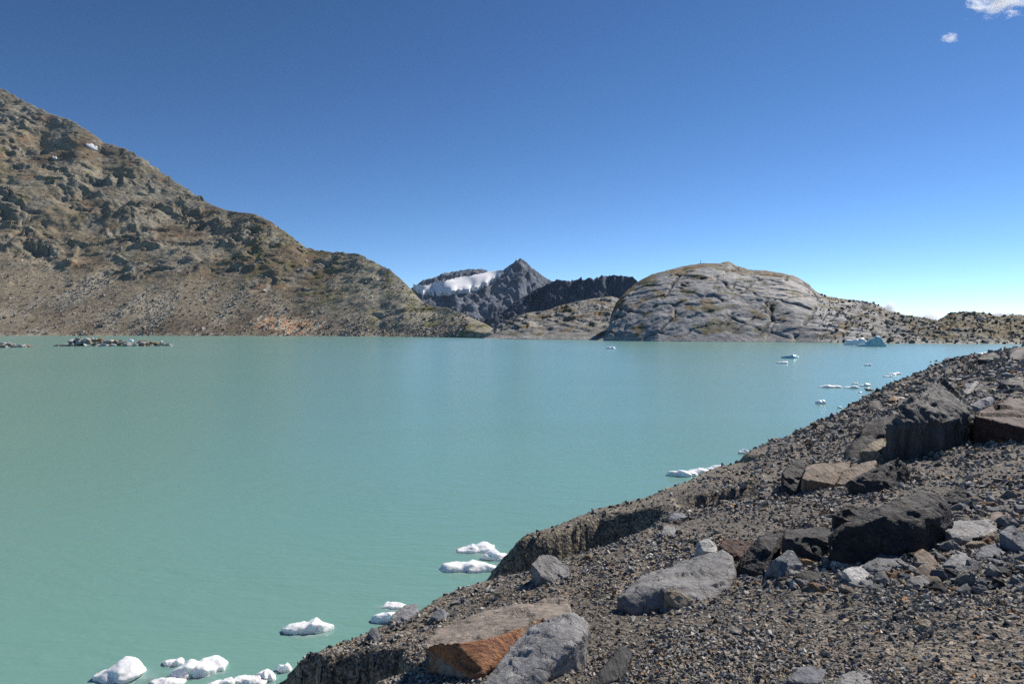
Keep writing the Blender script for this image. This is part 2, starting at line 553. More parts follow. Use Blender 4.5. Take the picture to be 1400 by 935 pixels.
def west_colour():
    s = west; X, Y, Z = s.X, s.D, s.Z
    scr, crag = L_disp.scr, L_disp.crag
    PX = s.U * FPX + 700
    PY = HZN - (Z - EYE) / Y * FPX
    n = lambda f, k, o=4: fbm(X / f, Y / f, Z / f + k, o)
    C = np.empty(X.shape + (3,)); C[:] = (0.172, 0.143, 0.105)
    C = mixc(C, (0.118, 0.088, 0.060), sstep(0.0, 0.5, n(150, 1.0)) * 0.9)
    C = mixc(C, (0.20, 0.185, 0.16), sstep(0.05, 0.5, n(170, 61.0)) * 0.8)
    C = mixc(C, (0.205, 0.190, 0.165), sstep(0.1, 0.7, n(60, 5.0)) * 0.8)
    C = mixc(C, (0.105, 0.098, 0.085), crag * 0.65 * (1 - scr))
    C = mixc(C, (0.20, 0.195, 0.18), crag * sstep(0.1, 0.5, n(26, 8.0)) * 0.7)
    C = mixc(C, (0.22, 0.125, 0.075), sstep(0.42, 0.8, n(48, 12.0)) * 0.55)
    C = mixc(C, (0.095, 0.092, 0.034), sstep(0.24, 0.6, n(40, 15.0) + 0.40 * sstep(200, 420, PX) - 0.2) * (1 - scr) * 0.6)
    # scree: brown fans with pale blocky tongues
    sc = np.empty_like(C); sc[:] = (0.195, 0.165, 0.130)
    sc = mixc(sc, (0.29, 0.262, 0.225), sstep(-0.1, 0.4, fbm(X / 70, Y / 240, 3.0, 4)))
    sc = mixc(sc, (0.105, 0.080, 0.058), sstep(0.1, 0.6, fbm(X / 90, Y / 200, 7.0, 4)) * 0.8)
    C = C * (1 - scr[..., None]) + sc * scr[..., None]
    # smooth grey buttress near the outlet and mossy shoulders
    C = mixc(C, (0.235, 0.222, 0.19), sstep(430, 520, PX) * (1 - 0.6 * scr) * 0.85)
    C = mixc(C, (0.11, 0.11, 0.035), sstep(470, 540, PX) * sstep(0.2, 0.5, n(28, 21.0)) * 0.8)
    # washed pale and rusty slabs by the water
    slab = np.exp(-((PX - 410) / 34) ** 2 - ((PY - 446) / 12) ** 2) + 0.8 * np.exp(-((PX - 365) / 22) ** 2 - ((PY - 440) / 9) ** 2)
    C = mixc(C, (0.50, 0.43, 0.36), sstep(0.35, 0.7, slab + 0.35 * n(9, 30.0, 3)))
    C = mixc(C, (0.42, 0.20, 0.10), sstep(0.35, 0.6, slab * 0.7 + 0.5 * n(7, 36.0, 3)) * 0.8)
    wet = sstep(7.0, 2.0, Z) if False else 1 - sstep(1.5, 6.0, Z)
    C = mixc(C, (0.30, 0.285, 0.25), wet * 0.6 * sstep(-0.2, 0.4, n(14, 40.0, 3)))
    C *= (1.38 + 0.30 * n(7, 50.0, 3))[..., None] * np.array((1.03, 1.0, 0.88))
    return np.clip(C, 0.02, 0.6)


o = link("mountain_slope", west.mesh("mountain_slope", vcol_mat("mountain_rock", 0.16, 0.65, 3.0, 0.6, 0.92, 0.75), west_colour()))
tag(o, kind="structure")

# --- grey ice-polished dome right of the outlet, falling to low mossy hills
D_ridge = curve([(800, 478), (826, 466), (829, 450), (834, 432), (842, 414), (856, 398), (872, 385), (892, 375), (915, 369), (940, 363), (960, 360), (984, 360), (996, 357), (1006, 363),
                 (1024, 369), (1048, 370), (1072, 374), (1090, 379), (1106, 389), (1114, 398), (1126, 404), (1148, 408), (1172, 411), (1194, 414),
                 (1204, 419), (1220, 426), (1236, 430), (1262, 434), (1283, 438), (1292, 431), (1302, 427), (1322, 426), (1342, 427), (1358, 431),
                 (1370, 433), (1386, 430), (1420, 431), (1500, 420), (1640, 428)])
D_shore = curve([(800, 440), (900, 405), (1060, 380), (1140, 352), (1250, 335), (1400, 322), (1640, 315)])
D_back = curve([(800, 470), (830, 478), (870, 520), (1000, 560), (1110, 520), (1200, 470), (1280, 430), (1330, 430), (1640, 460)])


def D_prof(t, px):
    dome = 1 - (1 - t) ** 1.65
    return np.where(px < 1100, dome, dome * (1 - sstep(1100, 1250, px)) + t ** 0.95 * sstep(1100, 1250, px))


def D_disp(X, Y, Z, T, PX):
    inn = sstep(0, 0.06, T) * (1 - 0.6 * sstep(0.85, 1, T))
    hills = sstep(1130, 1260, PX)
    # sheeting joints dip to the right, cut by oblique cracks
    q = Z * 0.9 + 0.42 * (X - 150) * sstep(90, 170, X) - 0.10 * X + 9 * fbm(X / 55, Y / 55, Z / 55, 3) + 0.10 * Y
    sheet = (terraces(q, 9.0, 0.2) * 0.07 + terraces(q + 1.3, 2.7, 0.25) * 0.10) * (0.4 + sstep(-0.3, 0.5, fbm(X / 40, Y / 40, Z / 40 + 6, 2)))
    q2 = X * 0.7 - Z * 1.0 + 7 * fbm(X / 50, Y / 50, Z / 50, 3)
    crack = np.exp(-((np.abs((q2 / 17.0) % 1 - 0.5)) / 0.05) ** 2) * sstep(-0.2, 0.3, fbm(X / 45, Y / 45, 8.8, 2))
    q3 = X * 0.55 + Z * 1.0 + 6 * fbm(X / 40, Y / 40, Z / 40 + 4, 3)
    crack2 = np.exp(-((np.abs((q3 / 26.0) % 1 - 0.5)) / 0.03) ** 2) * sstep(0.0, 0.4, fbm(X / 45, Y / 45, 3.8, 2))
    D_disp.crack = np.maximum(crack, crack2)
    bw = 0.5 * fbm(X / 35, Y / 35, Z / 35, 2)
    s1, e1 = blocks((X * 0.8 + Z * 0.6) / 62 + bw, (Z * 0.9 - X * 0.45 + 0.3 * Y) / 15 + bw, 3.0, 0.9); s2, e2 = blocks((X * 0.8 + Z * 0.6) / 12 + bw, (Z * 0.9 - X * 0.45 + 0.3 * Y) / 5 + bw, 4.0, 0.9)
    D_disp.crack = np.maximum(D_disp.crack, 0.5 * np.exp(-(e1 / 0.03) ** 2))
    lumps = (1.0 * s1 + 0.1 * s2) * (1 - 0.4 * hills) + 1.0 * fbm(X / 38, Y / 38, Z / 30, 4)
    blk = (1.9 * (ridged(X / 13, Y / 13, Z / 8, 4) - 0.5) + 1.1 * fbm(X / 5, Y / 5, Z / 5, 3)) * (0.2 + 0.8 * hills)
    left = 1 - sstep(826, 880, PX)
    blk = blk + left * 5 * (ridged(X / 14, Y / 18, Z / 30, 4) - 0.5)
    dz = (lumps + sheet * (1 - 0.5 * hills) + blk - 1.8 * D_disp.crack * (1 - hills)) * inn
    dz = dz * sstep(824, 836, PX)
    dz = np.where(T < 0, 0, np.maximum(dz, -np.maximum(Z, 0) * 0.8))
    return dz, -0.8 * sheet * inn * (1 - hills) + 1.5 * fbm(X / 12, Y / 12, Z / 8, 3) * inn


dome = Slope(800, 1640, 740, 190, D_shore, D_back, D_ridge, D_prof, D_disp)


def dome_colour():
    s = dome; X, Y, Z = s.X, s.D, s.Z
    PX = s.U * FPX + 700; PY = HZN - (Z - EYE) / Y * FPX
    n = lambda f, k, o=4: fbm(X / f, Y / f, Z / f + k, o)
    q = Z * 0.9 + 0.42 * (X - 150) * sstep(90, 170, X) - 0.10 * X + 9 * fbm(X / 55, Y / 55, Z / 55, 3) + 0.10 * Y
    band = fbm(X / 90, 0.3, q / 2.2, 3)
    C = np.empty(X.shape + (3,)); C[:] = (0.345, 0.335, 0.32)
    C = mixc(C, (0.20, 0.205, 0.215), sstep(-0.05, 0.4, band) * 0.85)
    C = mixc(C, (0.22, 0.225, 0.24), (1 - sstep(930, 1010, PX)) * 0.6)  # shaded left side of the dome put into the colour, darker and bluer
    C = mixc(C, (0.50, 0.46, 0.42), sstep(960, 1040, PX) * (1 - sstep(1150, 1200, PX)) * sstep(0.05, 0.5, n(24, 2.0)) * 0.85)
    C = mixc(C, (0.38, 0.25, 0.16), sstep(0.5, 0.8, n(18, 6.0)) * 0.6)
    up = sstep(0.50, 0.95, s.T) * (1 - sstep(1100, 1180, PX))
    C = mixc(C, (0.17, 0.115, 0.035), sstep(0.28, 0.55, n(20, 9.0) - 0.10 + 0.95 * up) * 0.85)
    C = mixc(C, (0.115, 0.105, 0.035), sstep(0.30, 0.6, n(13, 14.0) + 0.25 * up) * 0.8)
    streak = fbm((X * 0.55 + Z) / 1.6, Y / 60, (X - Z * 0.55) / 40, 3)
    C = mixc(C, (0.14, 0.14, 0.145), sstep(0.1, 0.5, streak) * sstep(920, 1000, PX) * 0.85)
    C = mixc(C, (0.06, 0.055, 0.045), sstep(0.15, 0.6, D_disp.crack) * 0.9)
    hills = sstep(1150, 1270, PX)
    hc = np.empty_like(C); hc[:] = (0.165, 0.16, 0.14)
    hc = mixc(hc, (0.36, 0.345, 0.31), sstep(0.15, 0.5, n(8, 22.0)) * 0.9)
    hc = mixc(hc, (0.15, 0.105, 0.028), sstep(-0.15, 0.25, n(16, 26.0) + 0.35 * sstep(1270, 1310, PX)) * 0.9)
    hc = mixc(hc, (0.07, 0.065, 0.045), sstep(0.2, 0.5, n(7, 31.0)) * 0.8)
    C = C * (1 - hills[..., None]) + hc * hills[..., None]
    wet = 1 - sstep(1.0, 3.2, Z + 0.8 * n(12, 3.3, 2))
    C = mixc(C, (0.34, 0.325, 0.29), wet * 0.7)
    C *= (1 + 0.25 * n(3.5, 50.0, 3))[..., None]
    return np.clip(C, 0.02, 0.65)


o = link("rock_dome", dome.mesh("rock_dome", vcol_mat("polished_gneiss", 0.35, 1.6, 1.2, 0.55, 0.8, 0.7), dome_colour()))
tag(o, kind="structure")

# --- low ledge at the outlet, left of the dome
M_ridge = curve([(560, 482), (640, 472), (664, 462), (680, 444), (700, 434), (724, 427), (745, 425), (765, 418), (790, 412), (810, 408), (835, 405), (846, 408), (870, 430), (905, 470)])
M_shore = curve([(560, 640), (660, 545), (720, 505), (800, 480), (905, 470)])
M_back = curve([(560, 680), (660, 600), (720, 640), (800, 690), (850, 690), (905, 600)])


def M_disp(X, Y, Z, T, PX):
    inn = sstep(0, 0.06, T) * (1 - 0.5 * sstep(0.85, 1, T))
    sz = np.clip(Z / 14, 0.15, 1)
    m1, _ = blocks(X / 16, (Z + 0.3 * Y) / 7, 5.0, 1.1)
    dz = (1.8 * m1 + 2.8 * fbm(X / 30, Y / 30, Z / 25, 4) + 3.2 * (ridged(X / 16, Y / 16, Z / 9, 4) - 0.5) + terraces(Z + 0.2 * X + 3 * fbm(X / 30, Y / 30, 2, 3), 5.0, 0.15) * 0.5) * inn * sz
    return np.where(T < 0, 0, np.maximum(dz, -np.maximum(Z, 0) * 0.8)), 2 * fbm(X / 14, Y / 14, Z / 8, 3) * inn


ledge = Slope(560, 905, 340, 105, M_shore, M_back, M_ridge, lambda t, px: t ** 0.85, M_disp)


def ledge_colour():
    s = ledge; X, Y, Z = s.X, s.D, s.Z
    n = lambda f, k, o=4: fbm(X / f, Y / f, Z / f + k, o)
    C = np.empty(X.shape + (3,)); C[:] = (0.235, 0.225, 0.20)
    C = mixc(C, (0.14, 0.14, 0.14), sstep(0, 0.5, n(16, 1.0)) * 0.8)
    C = mixc(C, (0.16, 0.11, 0.04), sstep(0.05, 0.45, n(20, 5.0)) * 0.85)
    C = mixc(C, (0.40, 0.38, 0.35), sstep(0.25, 0.6, n(12, 9.0)) * 0.8)
    C = mixc(C, (0.36, 0.35, 0.32), (1 - sstep(1, 3.5, Z)) * 0.7)
    C *= (1 + 0.25 * n(4, 50.0, 3))[..., None]
    return np.clip(C, 0.02, 0.6)


o = link("shore_ledge", ledge.mesh("shore_ledge", vcol_mat("ledge_rock", 0.3, 1.2, 1.4, 0.55, 0.85, 0.7), ledge_colour()))
tag(o, kind="structure")

# --- crest behind the outlet, its shade put into a dark blue albedo
K_ridge = curve([(620, 450), (680, 432), (706, 412), (722, 402), (736, 394), (748, 389), (762, 382), (774, 384), (788, 383), (800, 382), (812, 382), (822, 377), (836, 377), (850, 377),
                 (862, 378), (868, 383), (880, 392), (900, 400), (960, 410), (1100, 425)])


def K_disp(X, Y, Z, T, PX):
    inn = sstep(0, 0.1, T) * (1 - 0.6 * sstep(0.9, 1, T))
    k1, _ = blocks(X / 70, (Z + 0.3 * Y) / 120, 6.0, 1.2)
    dz = (22 * k1 + 70 * (ridged(X / 190, Y / 300, Z / 420, 5, 0.6) - 0.5) + 16 * fbm(X / 40, Y / 40, Z / 40, 4)) * inn + 6 * (ridged(X / 34, Y / 80, Z / 90, 3) - 0.5) * sstep(0.4, 0.9, T)
    return dz, 60 * (ridged(X / 95, Y / 200, Z / 400, 4) - 0.5) * inn


crest_ = Slope(620, 1100, 330, 110, lambda x: 2380 + 0 * x, lambda x: 2560 + 0 * x, K_ridge, lambda t, px: t ** 0.9, K_disp, base_z=-20)


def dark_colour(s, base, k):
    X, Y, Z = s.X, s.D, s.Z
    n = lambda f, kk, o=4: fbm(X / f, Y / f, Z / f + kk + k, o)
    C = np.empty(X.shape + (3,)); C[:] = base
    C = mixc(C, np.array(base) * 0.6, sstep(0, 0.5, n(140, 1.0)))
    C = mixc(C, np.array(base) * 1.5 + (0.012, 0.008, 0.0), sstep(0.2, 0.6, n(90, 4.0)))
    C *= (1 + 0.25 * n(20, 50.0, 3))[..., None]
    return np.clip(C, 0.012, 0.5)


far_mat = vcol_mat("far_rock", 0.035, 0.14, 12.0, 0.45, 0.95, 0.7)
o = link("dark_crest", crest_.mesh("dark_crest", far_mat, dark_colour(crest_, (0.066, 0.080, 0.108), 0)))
tag(o, kind="structure")

# --- pyramid peak with its glacier
P_ridge = curve([(430, 420), (520, 402), (560, 395), (570, 389), (578, 383), (596, 379), (604, 374), (622, 371), (640, 368), (662, 368), (672, 373), (680, 372), (688, 369), (698, 362), (706, 356),
                 (712, 353), (718, 357), (727, 366), (738, 374), (748, 381), (758, 386), (775, 394), (820, 410), (900, 425)])


def P_disp(X, Y, Z, T, PX):
    inn = sstep(0, 0.1, T) * (1 - 0.75 * sstep(0.86, 1, T))
    k1, _ = blocks(X / 120, (Z + 0.25 * Y) / 130, 7.0, 1.2)
    dz = (14 * k1 + 105 * (ridged(X / 260, Y / 520, Z / 700, 5, 0.62) - 0.5) + 26 * fbm(X / 60, Y / 60, Z / 60, 4)) * inn + 9 * fbm(X / 40, Y / 90, Z / 90, 3) * sstep(0.3, 0.8, T)
    return dz, 60 * (ridged(X / 200, Y / 300, Z / 600, 4) - 0.5) * inn


def P_prof(t, px):
    return 0.45 * t ** 0.8 + 0.55 * t ** 1.7


peak = Slope(430, 900, 320, 120, lambda x: 3700 + 0 * x, lambda x: 4700 + 0 * x, P_ridge, P_prof, P_disp, base_z=-30)
o = link("far_peak", peak.mesh("far_peak", far_mat, dark_colour(peak, (0.135, 0.15, 0.178), 3)))  # distance haze put into the bluish base colour
tag(o, kind="structure")

snow = NT("snow")
vv = snow.node("ShaderNodeNewGeometry").outputs["Position"]
nn = snow.noise(vv, 0.02, 6, 0.65)
snow.l(snow.ramp(nn, [(0.35, (0.66, 0.67, 0.69)), (0.6, (0.86, 0.86, 0.87))]), snow.b.inputs["Base Color"])
snow.b.inputs["Roughness"].default_value = 0.75
snow.l(snow.bump(nn, 0.4, 3.0), snow.b.inputs["Normal"])


def snow_sheet(name, slope, top, bot, x0, x1, nx, ny, lift, mat, jag, smooth=2):
    xs = np.linspace(x0, x1, nx)
    V = []
    for i, x in enumerate(xs):
        j = jag * float(pn(x * 0.25, 1.3, 0.4) + 0.6 * pn(x * 0.8, 6.3, 0.4))
        j2 = jag * float(pn(x * 0.3, 9.3, 2.4) + 0.6 * pn(x * 0.9, 2.3, 2.4))
        ya, yb = float(top(x)) + j, float(bot(x)) + j2
        if yb < ya + 0.2: yb = ya + 0.2
        for k in range(ny):
            p = slope.hit(x, yb + (ya - yb) * k / (ny - 1))
            V.append((p[0], p[1] - lift * 0.6, p[2] + lift * (0.5 if k in (0, ny - 1) else 1.0)))
    V = np.array(V).reshape(nx, ny, 3)
    for _ in range(smooth):
        V[1:-1, 1:-1] = (V[:-2, 1:-1] + 2 * V[1:-1, 1:-1] + V[2:, 1:-1]) / 4
        V[1:-1, 1:-1] = (V[1:-1, :-2] + 2 * V[1:-1, 1:-1] + V[1:-1, 2:]) / 4
    low = V.copy(); low[..., 2] -= lift * 4; low[..., 1] += lift * 3          # body of the sheet, sunk in the rock
    n = nx * ny
    F1 = grid_faces(nx, ny)
    i = np.arange(n).reshape(nx, ny)
    rim = np.concatenate([i[:, 0], i[-1, 1:], i[-2::-1, -1], i[0, -2:0:-1]])
    r2 = np.roll(rim, -1)
    F2 = np.stack([rim, r2, r2 + n, rim + n], -1)
    c = V.reshape(-1, 3).mean(0)
    return new_mesh(name, np.concatenate([V.reshape(-1, 3), low.reshape(-1, 3)]) - c, np.concatenate([F1, F1[:, ::-1] + n, F2]), mat), c


me, c = snow_sheet("glacier", peak, curve([(566, 395), (580, 396), (598, 391), (612, 387), (630, 383), (650, 380), (668, 375.5), (682, 373), (686, 375.5)]),
                   curve([(566, 397), (578, 404), (590, 404), (600, 404.5), (615, 404), (640, 400.5), (655, 397), (666, 391), (678, 383), (686, 377)]), 566, 686, 110, 18, 30.0, snow.m, 0.45, 30)
tag(link("glacier", me, c), "white glacier lying below the far pyramid peak", "glacier")
me, c = snow_sheet("snow_patch", west, curve([(118, 198), (126, 198), (133, 203)]), curve([(118, 200), (126, 204.5), (133, 207)]), 118, 133, 14, 6, 2.5, snow.m, 0.3)
tag(link("snow_patch", me, c), "larger white snow patch high on the brown slope, just below the ridge", "snow patch")
me, c = snow_sheet("snow_patch", west, curve([(72, 215), (78, 216)]), curve([(72, 217), (78, 219)]), 72, 78, 8, 4, 2.0, snow.m, 0.2)
tag(link("snow_patch", me, c), "tiny white snow patch on the scree of the brown slope", "snow patch")

# ------------------------------------------------------------------ lake
w = NT("glacial_water")
v = w.node("ShaderNodeNewGeometry").outputs["Position"]
mp = w.node("ShaderNodeMapping"); mp.inputs["Scale"].default_value = (0.45, 1.0, 1.0); mp.inputs["Rotation"].default_value = (0, 0, 0.12)
w.l(v, mp.inputs[0])
n1 = w.noise(mp.outputs[0], 1.6, 3, 0.6, 0.3)
n2 = w.noise(mp.outputs[0], 5.5, 3, 0.6, 0.4)
n3 = w.noise(v, 0.012, 4, 0.6)
h = w.math('MULTIPLY_ADD', n2, 0.35, n1)
sy = w.node("ShaderNodeSeparateXYZ"); w.l(v, sy.inputs[0])
lee = w.node("ShaderNodeMapRange"); lee.inputs[1].default_value = 20; lee.inputs[2].default_value = 260; lee.inputs[3].default_value = 0.5; lee.inputs[4].default_value = 0.16
w.l(sy.outputs[1], lee.inputs[0])
ml = w.node("ShaderNodeMapping"); ml.inputs["Scale"].default_value = (0.012, 0.05, 1.0); ml.inputs["Rotation"].default_value = (0, 0, 0.25); w.l(v, ml.inputs[0])
lane = w.ramp(w.noise(ml.outputs[0], 1.0, 4, 0.6, 0.5), [(0.35, g3(0.45)), (0.65, g3(1.25))])
wb = w.node("ShaderNodeBump", i_Distance=0.10); w.l(h, wb.inputs["Height"]); w.l(w.math("MULTIPLY", lee.outputs[0], lane), wb.inputs["Strength"]); w.l(wb.outputs[0], w.b.inputs["Normal"])
w.l(w.ramp(n3, [(0.3, (0.160, 0.318, 0.268)), (0.7, (0.184, 0.343, 0.292))]), w.b.inputs["Base Color"])
w.b.inputs["Roughness"].default_value = 0.22
w.b.inputs["Specular IOR Level"].default_value = 0.4
w.b.inputs["IOR"].default_value = 1.33
xs = np.concatenate([np.linspace(-2400, -40, 12), np.linspace(-30, 120, 16), np.linspace(160, 2400, 10)])
ys = np.concatenate([[-60], np.linspace(2, 150, 20), np.geomspace(170, 1300, 14)])
Y, X = np.meshgrid(ys, xs, indexing='ij')
me = new_mesh("lake_water", np.stack([X, Y, 0 * X], -1).reshape(-1, 3), grid_faces(*X.shape), w.m)
tag(link("lake_water", me), kind="structure")

# ------------------------------------------------------------------ loose rock
ROCK = {
    "grey": rock_mat("grey_schist", (0.255, 0.25, 0.245), 0.4, 0.9, stain_amt=0.15, sc=0.35),
    "slate": rock_mat("blue_grey_schist", (0.175, 0.182, 0.20), 0.35, 0.8, sc=0.35),
    "dark": rock_mat("dark_schist", (0.036, 0.035, 0.036), 0.45, 0.6, stain_amt=0.25, stain=(0.11, 0.06, 0.035), sc=0.5),  # shade put into the albedo, lowered so sides away from sun go near black
    "ribbed": rock_mat("ribbed_dark_schist", (0.066, 0.064, 0.063), 0.5, 0.6, sc=0.5, stretch=(1.1, 0.16, 0.16, 0.0, 0.8, 0.2)),  # albedo likewise lowered to deepen the shaded faces
    "brown": rock_mat("brown_gneiss", (0.175, 0.13, 0.095), 0.45, 0.7, stain_amt=0.7, sc=0.4, stretch=(0.9, 0.2, 0.2, 0, 0.6, 0.4)),
    "tan": rock_mat("tan_gneiss", (0.30, 0.245, 0.17), 0.35, 0.6, stain_amt=0.35, sc=0.3),
    "pale": rock_mat("pale_gneiss", (0.43, 0.42, 0.40), 0.3, 0.7, stain_amt=0.15, sc=0.3),
    "ochre": rock_mat("rusty_gneiss", (0.26, 0.145, 0.07), 0.5, 0.7, stain_amt=0.6, sc=0.2),
    "redbrown": rock_mat("red_brown_schist", (0.07, 0.038, 0.03), 0.5, 0.6, stain_amt=0.5, stain=(0.13, 0.05, 0.035), sc=0.3),
    "rusty_slab": rock_mat("grey_slab_with_rust", (0.30, 0.25, 0.205), 0.4, 0.9, stain=(0.33, 0.125, 0.05), sc=0.3, stretch=(0.3, 1.0, 0.7, 0, 0, 0.35)),
}
_tmp = []


def hull_mesh(P):
    bm = bmesh.new()
    for p in P: bm.verts.new(p)
    r = bmesh.ops.convex_hull(bm, input=bm.verts)
    dead = [g for g in r["geom_interior"] + r["geom_unused"] if isinstance(g, bmesh.types.BMVert) and g.is_valid]
    bmesh.ops.delete(bm, geom=list(set(dead)), context='VERTS')
    me = bpy.data.meshes.new("hull"); bm.to_mesh(me); bm.free()
    return me


def voxelise(jobs):
    """jobs: list of (points, voxel size) -> list of (verts, quads, normals) on an even surface grid"""
    obs = []
    for P, vx in jobs:
        o = bpy.data.objects.new("hull", hull_mesh(P)); col.objects.link(o)
        m = o.modifiers.new("r", 'REMESH'); m.mode = 'VOXEL'; m.voxel_size = vx
        obs.append(o)
    dg = bpy.context.evaluated_depsgraph_get()
    out = []
    for o in obs:
        e = o.evaluated_get(dg); me = e.to_mesh()
        V = np.empty(len(me.vertices) * 3, np.float32); me.vertices.foreach_get("co", V)
        N = np.empty(len(me.vertices) * 3, np.float32); me.vertices.foreach_get("normal", N)
        F = np.empty(len(me.loops), np.int32); me.loops.foreach_get("vertex_index", F)
        out.append((V.reshape(-1, 3), F.reshape(-1, 4), N.reshape(-1, 3)))
        e.to_mesh_clear()
    for o in obs:
        me = o.data; bpy.data.objects.remove(o); bpy.data.meshes.remove(me)
    return out


def weather(V, N, L, amp, seed, strata=None, chip=1.0):
    q = V / L + seed * 7.31
    d = amp * (0.016 * fbm(q[:, 0] * 2.6, q[:, 1] * 2.6, q[:, 2] * 2.6, 3) + 0.008 * fbm(q[:, 0] * 12, q[:, 1] * 12, q[:, 2] * 12, 3, 0.65))
    d -= amp * chip * 0.022 * sstep(0.72, 0.95, ridged(q[:, 0] * 3.1, q[:, 1] * 3.1, q[:, 2] * 3.1, 2))
    if strata is not None:
        k = (V / L) @ np.array(strata)
        d += amp * 0.004 * pn(k * 26 + 1.5 * q[:, 0], q[:, 1] * 2, q[:, 2] * 2) + amp * 0.004 * pn(k * 51, q[:, 0] * 3, q[:, 2] * 3)
    return V + N * (d * L)[:, None]


def facet(V, N, L, cells, tilt, keep, seed):
    """break the surface into flat fracture faces"""
    r = np.random.default_rng(seed)
    pick = r.choice(len(V), cells, replace=False)
    S = V[pick]; n = N[pick] + r.normal(0, tilt, (cells, 3)); n /= np.linalg.norm(n, axis=1)[:, None]
    W = V + N * 0.0
    jit = 0.06 * L * np.stack([fbm(V[:, 0] * 5 / L, V[:, 1] * 5 / L, V[:, 2] * 5 / L + 9 * k, 2) for k in range(3)], -1)
    d = ((W[:, None] + jit[:, None] - S[None]) ** 2).sum(-1) + 0.9 * L * L * np.clip(1 - N @ N[pick].T, 0, 1)
    c = d.argmin(1)
    h = ((V - S[c]) * n[c]).sum(1)
    h = np.clip(h, -0.028 * L, 0.028 * L)
    return V - n[c] * (h * keep)[:, None]


HERO = []


def boulder(name, label, mat, ref, pts, thick=0.5, amp=1.0, strata=None, rust=None, extra=(), cat="boulder", res=34, chip=0.0):
    """pts: (px, py) where the rock meets the ground, (px, py, off) for a corner at depth ref + off"""
    D0 = gdepth(*ref) or 10.0
    P = []
    zs = []
    for p in pts:
        if len(p) == 2:
            d = gdepth(*p)
            if d is None or abs(d - D0) > 0.5 * D0: d = D0
            v = at(p[0], p[1], d); P.append(v); zs.append(v[2])
        else:
            P.append(at(p[0], p[1], D0 + p[2]))
    P = np.array(P)
    w = P[:, 0].max() - P[:, 0].min(); h = P[:, 2].max() - P[:, 2].min()
    L = max(w, h)
    more = []
    for p, v in zip(pts, P):
        g = float(ground(np.array([v[0]]), np.array([v[1]]))[0])
        more.append((v[0], v[1], min(g, v[2]) - 0.12 * L))
        if len(p) == 3:                               # body behind the visible corners, below the sight line
            b = at(p[0], p[1], v[1] + thick * w)
            gb = float(ground(np.array([b[0]]), np.array([b[1]]))[0])
            more.append((b[0] * 0.5 + P[:, 0].mean() * 0.5, b[1], min(b[2] - 0.25 * h, v[2] - 0.3 * h)))
            more.append((b[0] * 0.6 + P[:, 0].mean() * 0.4, b[1] - 0.2 * thick * w, min(gb, b[2]) - 0.1 * L))
    P = np.concatenate([P, np.array(more)])
    HERO.append((name, label, mat, P, L, amp, strata, rust, cat, res, chip))


# the two slabs at the brink
boulder("rust_faced_rock", "long grey slab with a rust-orange broken front face at the brink of the bank", "rusty_slab", (655, 929),
        [(587, 869, 0.36), (605, 853, 0.62), (650, 843, 0.80), (690, 839, 0.9), (762, 818, 1.1), (778, 824, 0.95), (779, 836, 0.72), (610, 879, 0.16), (660, 872, 0.20), (705, 861, 0.34), (752, 846, 0.62),
         (655, 929), (640, 922), (700, 897), (580, 888, 0.22)], thick=0.15, rust=(0.0, -0.75, 0.55), res=60, amp=0.7, chip=0.5)
boulder("speckled_rock", "steep speckled grey slab leaning against the rust-faced slab", "grey", (735, 930),
        [(774, 839, 0.42), (787, 840, 0.46), (803, 847, 0.42), (804, 858, 0.32), (798, 867, 0.22), (778, 882, 0.12), (742, 912, 0.02), (731, 934), (718, 864, 0.40), (690, 895, 0.22), (663, 930, 0.02), (635, 975, -0.22), (722, 978, -0.15)],
        thick=0.12, res=56, amp=0.8, strata=(0.4, 0.8, 0.3), chip=0.0)
boulder("brink_boulder", "rounded grey boulder casting a dark shadow beside the gully", "grey", (762, 798),
        [(727, 770, 0.10), (736, 760, 0.22), (750, 758, 0.28), (762, 763, 0.28), (781, 780, 0.20), (772, 793), (759, 798), (738, 786, 0.02)], thick=0.4, res=44)
boulder("sloping_boulder", "large light grey boulder with a flat sloping top on the gravel", "grey", (905, 833),
        [(847, 815, 0.05), (858, 807, 0.2), (880, 792, 0.4), (900, 782, 0.55), (947, 769, 0.75), (990, 756, 0.85), (1000, 761, 0.72), (1005, 778, 0.5), (994, 796, 0.3), (958, 821, 0.06), (908, 812, 0.02), (875, 800, 0.12), (910, 833), (862, 839), (985, 806)],
        thick=0.2, res=64, amp=0.8, strata=(0.7, 0.3, 0.6), chip=0.0)
boulder("tan_stone", "angular tan stone propped against the sloping grey boulder", "tan", (930, 833),
        [(907, 808, 0.06), (924, 806, 0.08), (948, 820, 0.05), (951, 827), (908, 834), (930, 833)], thick=0.2, res=30, cat="stone")
boulder("pale_stone", "pale whitish stone just behind the sloping grey boulder", "pale", (960, 764),
        [(948, 764), (954, 740, 0.1), (968, 736, 0.15), (979, 745, 0.12), (980, 757, 0.02), (962, 752, 0.02)], thick=0.4, res=30, cat="stone")
boulder("red_block", "dark red block beside the pale whitish stone", "redbrown", (1010, 768),
        [(983, 746, 0.05), (990, 735, 0.15), (1028, 739, 0.2), (1022, 764), (986, 763), (1010, 769)], thick=0.3, res=36)
boulder("leaning_rock", "black slab with a small lit grey facet leaning in the shaded hollow", "dark", (1040, 784),
        [(1035, 735, 0.25), (1052, 727, 0.35), (1073, 724, 0.4), (1054, 752, 0.08), (1040, 753, 0.1), (1010, 772, 0.05), (1006, 783), (1044, 788), (1060, 770, 0.05)], thick=0.3, res=40)
boulder("long_dark_boulder", "long dark boulder with a light flat top left of the largest dark boulder", "dark", (1100, 772),
        [(1073, 726, 0.3), (1098, 722, 0.45), (1128, 722, 0.5), (1138, 728, 0.36), (1130, 733, 0.1), (1074, 734, 0.08), (1070, 762), (1134, 768), (1100, 772)], thick=0.3, res=44)
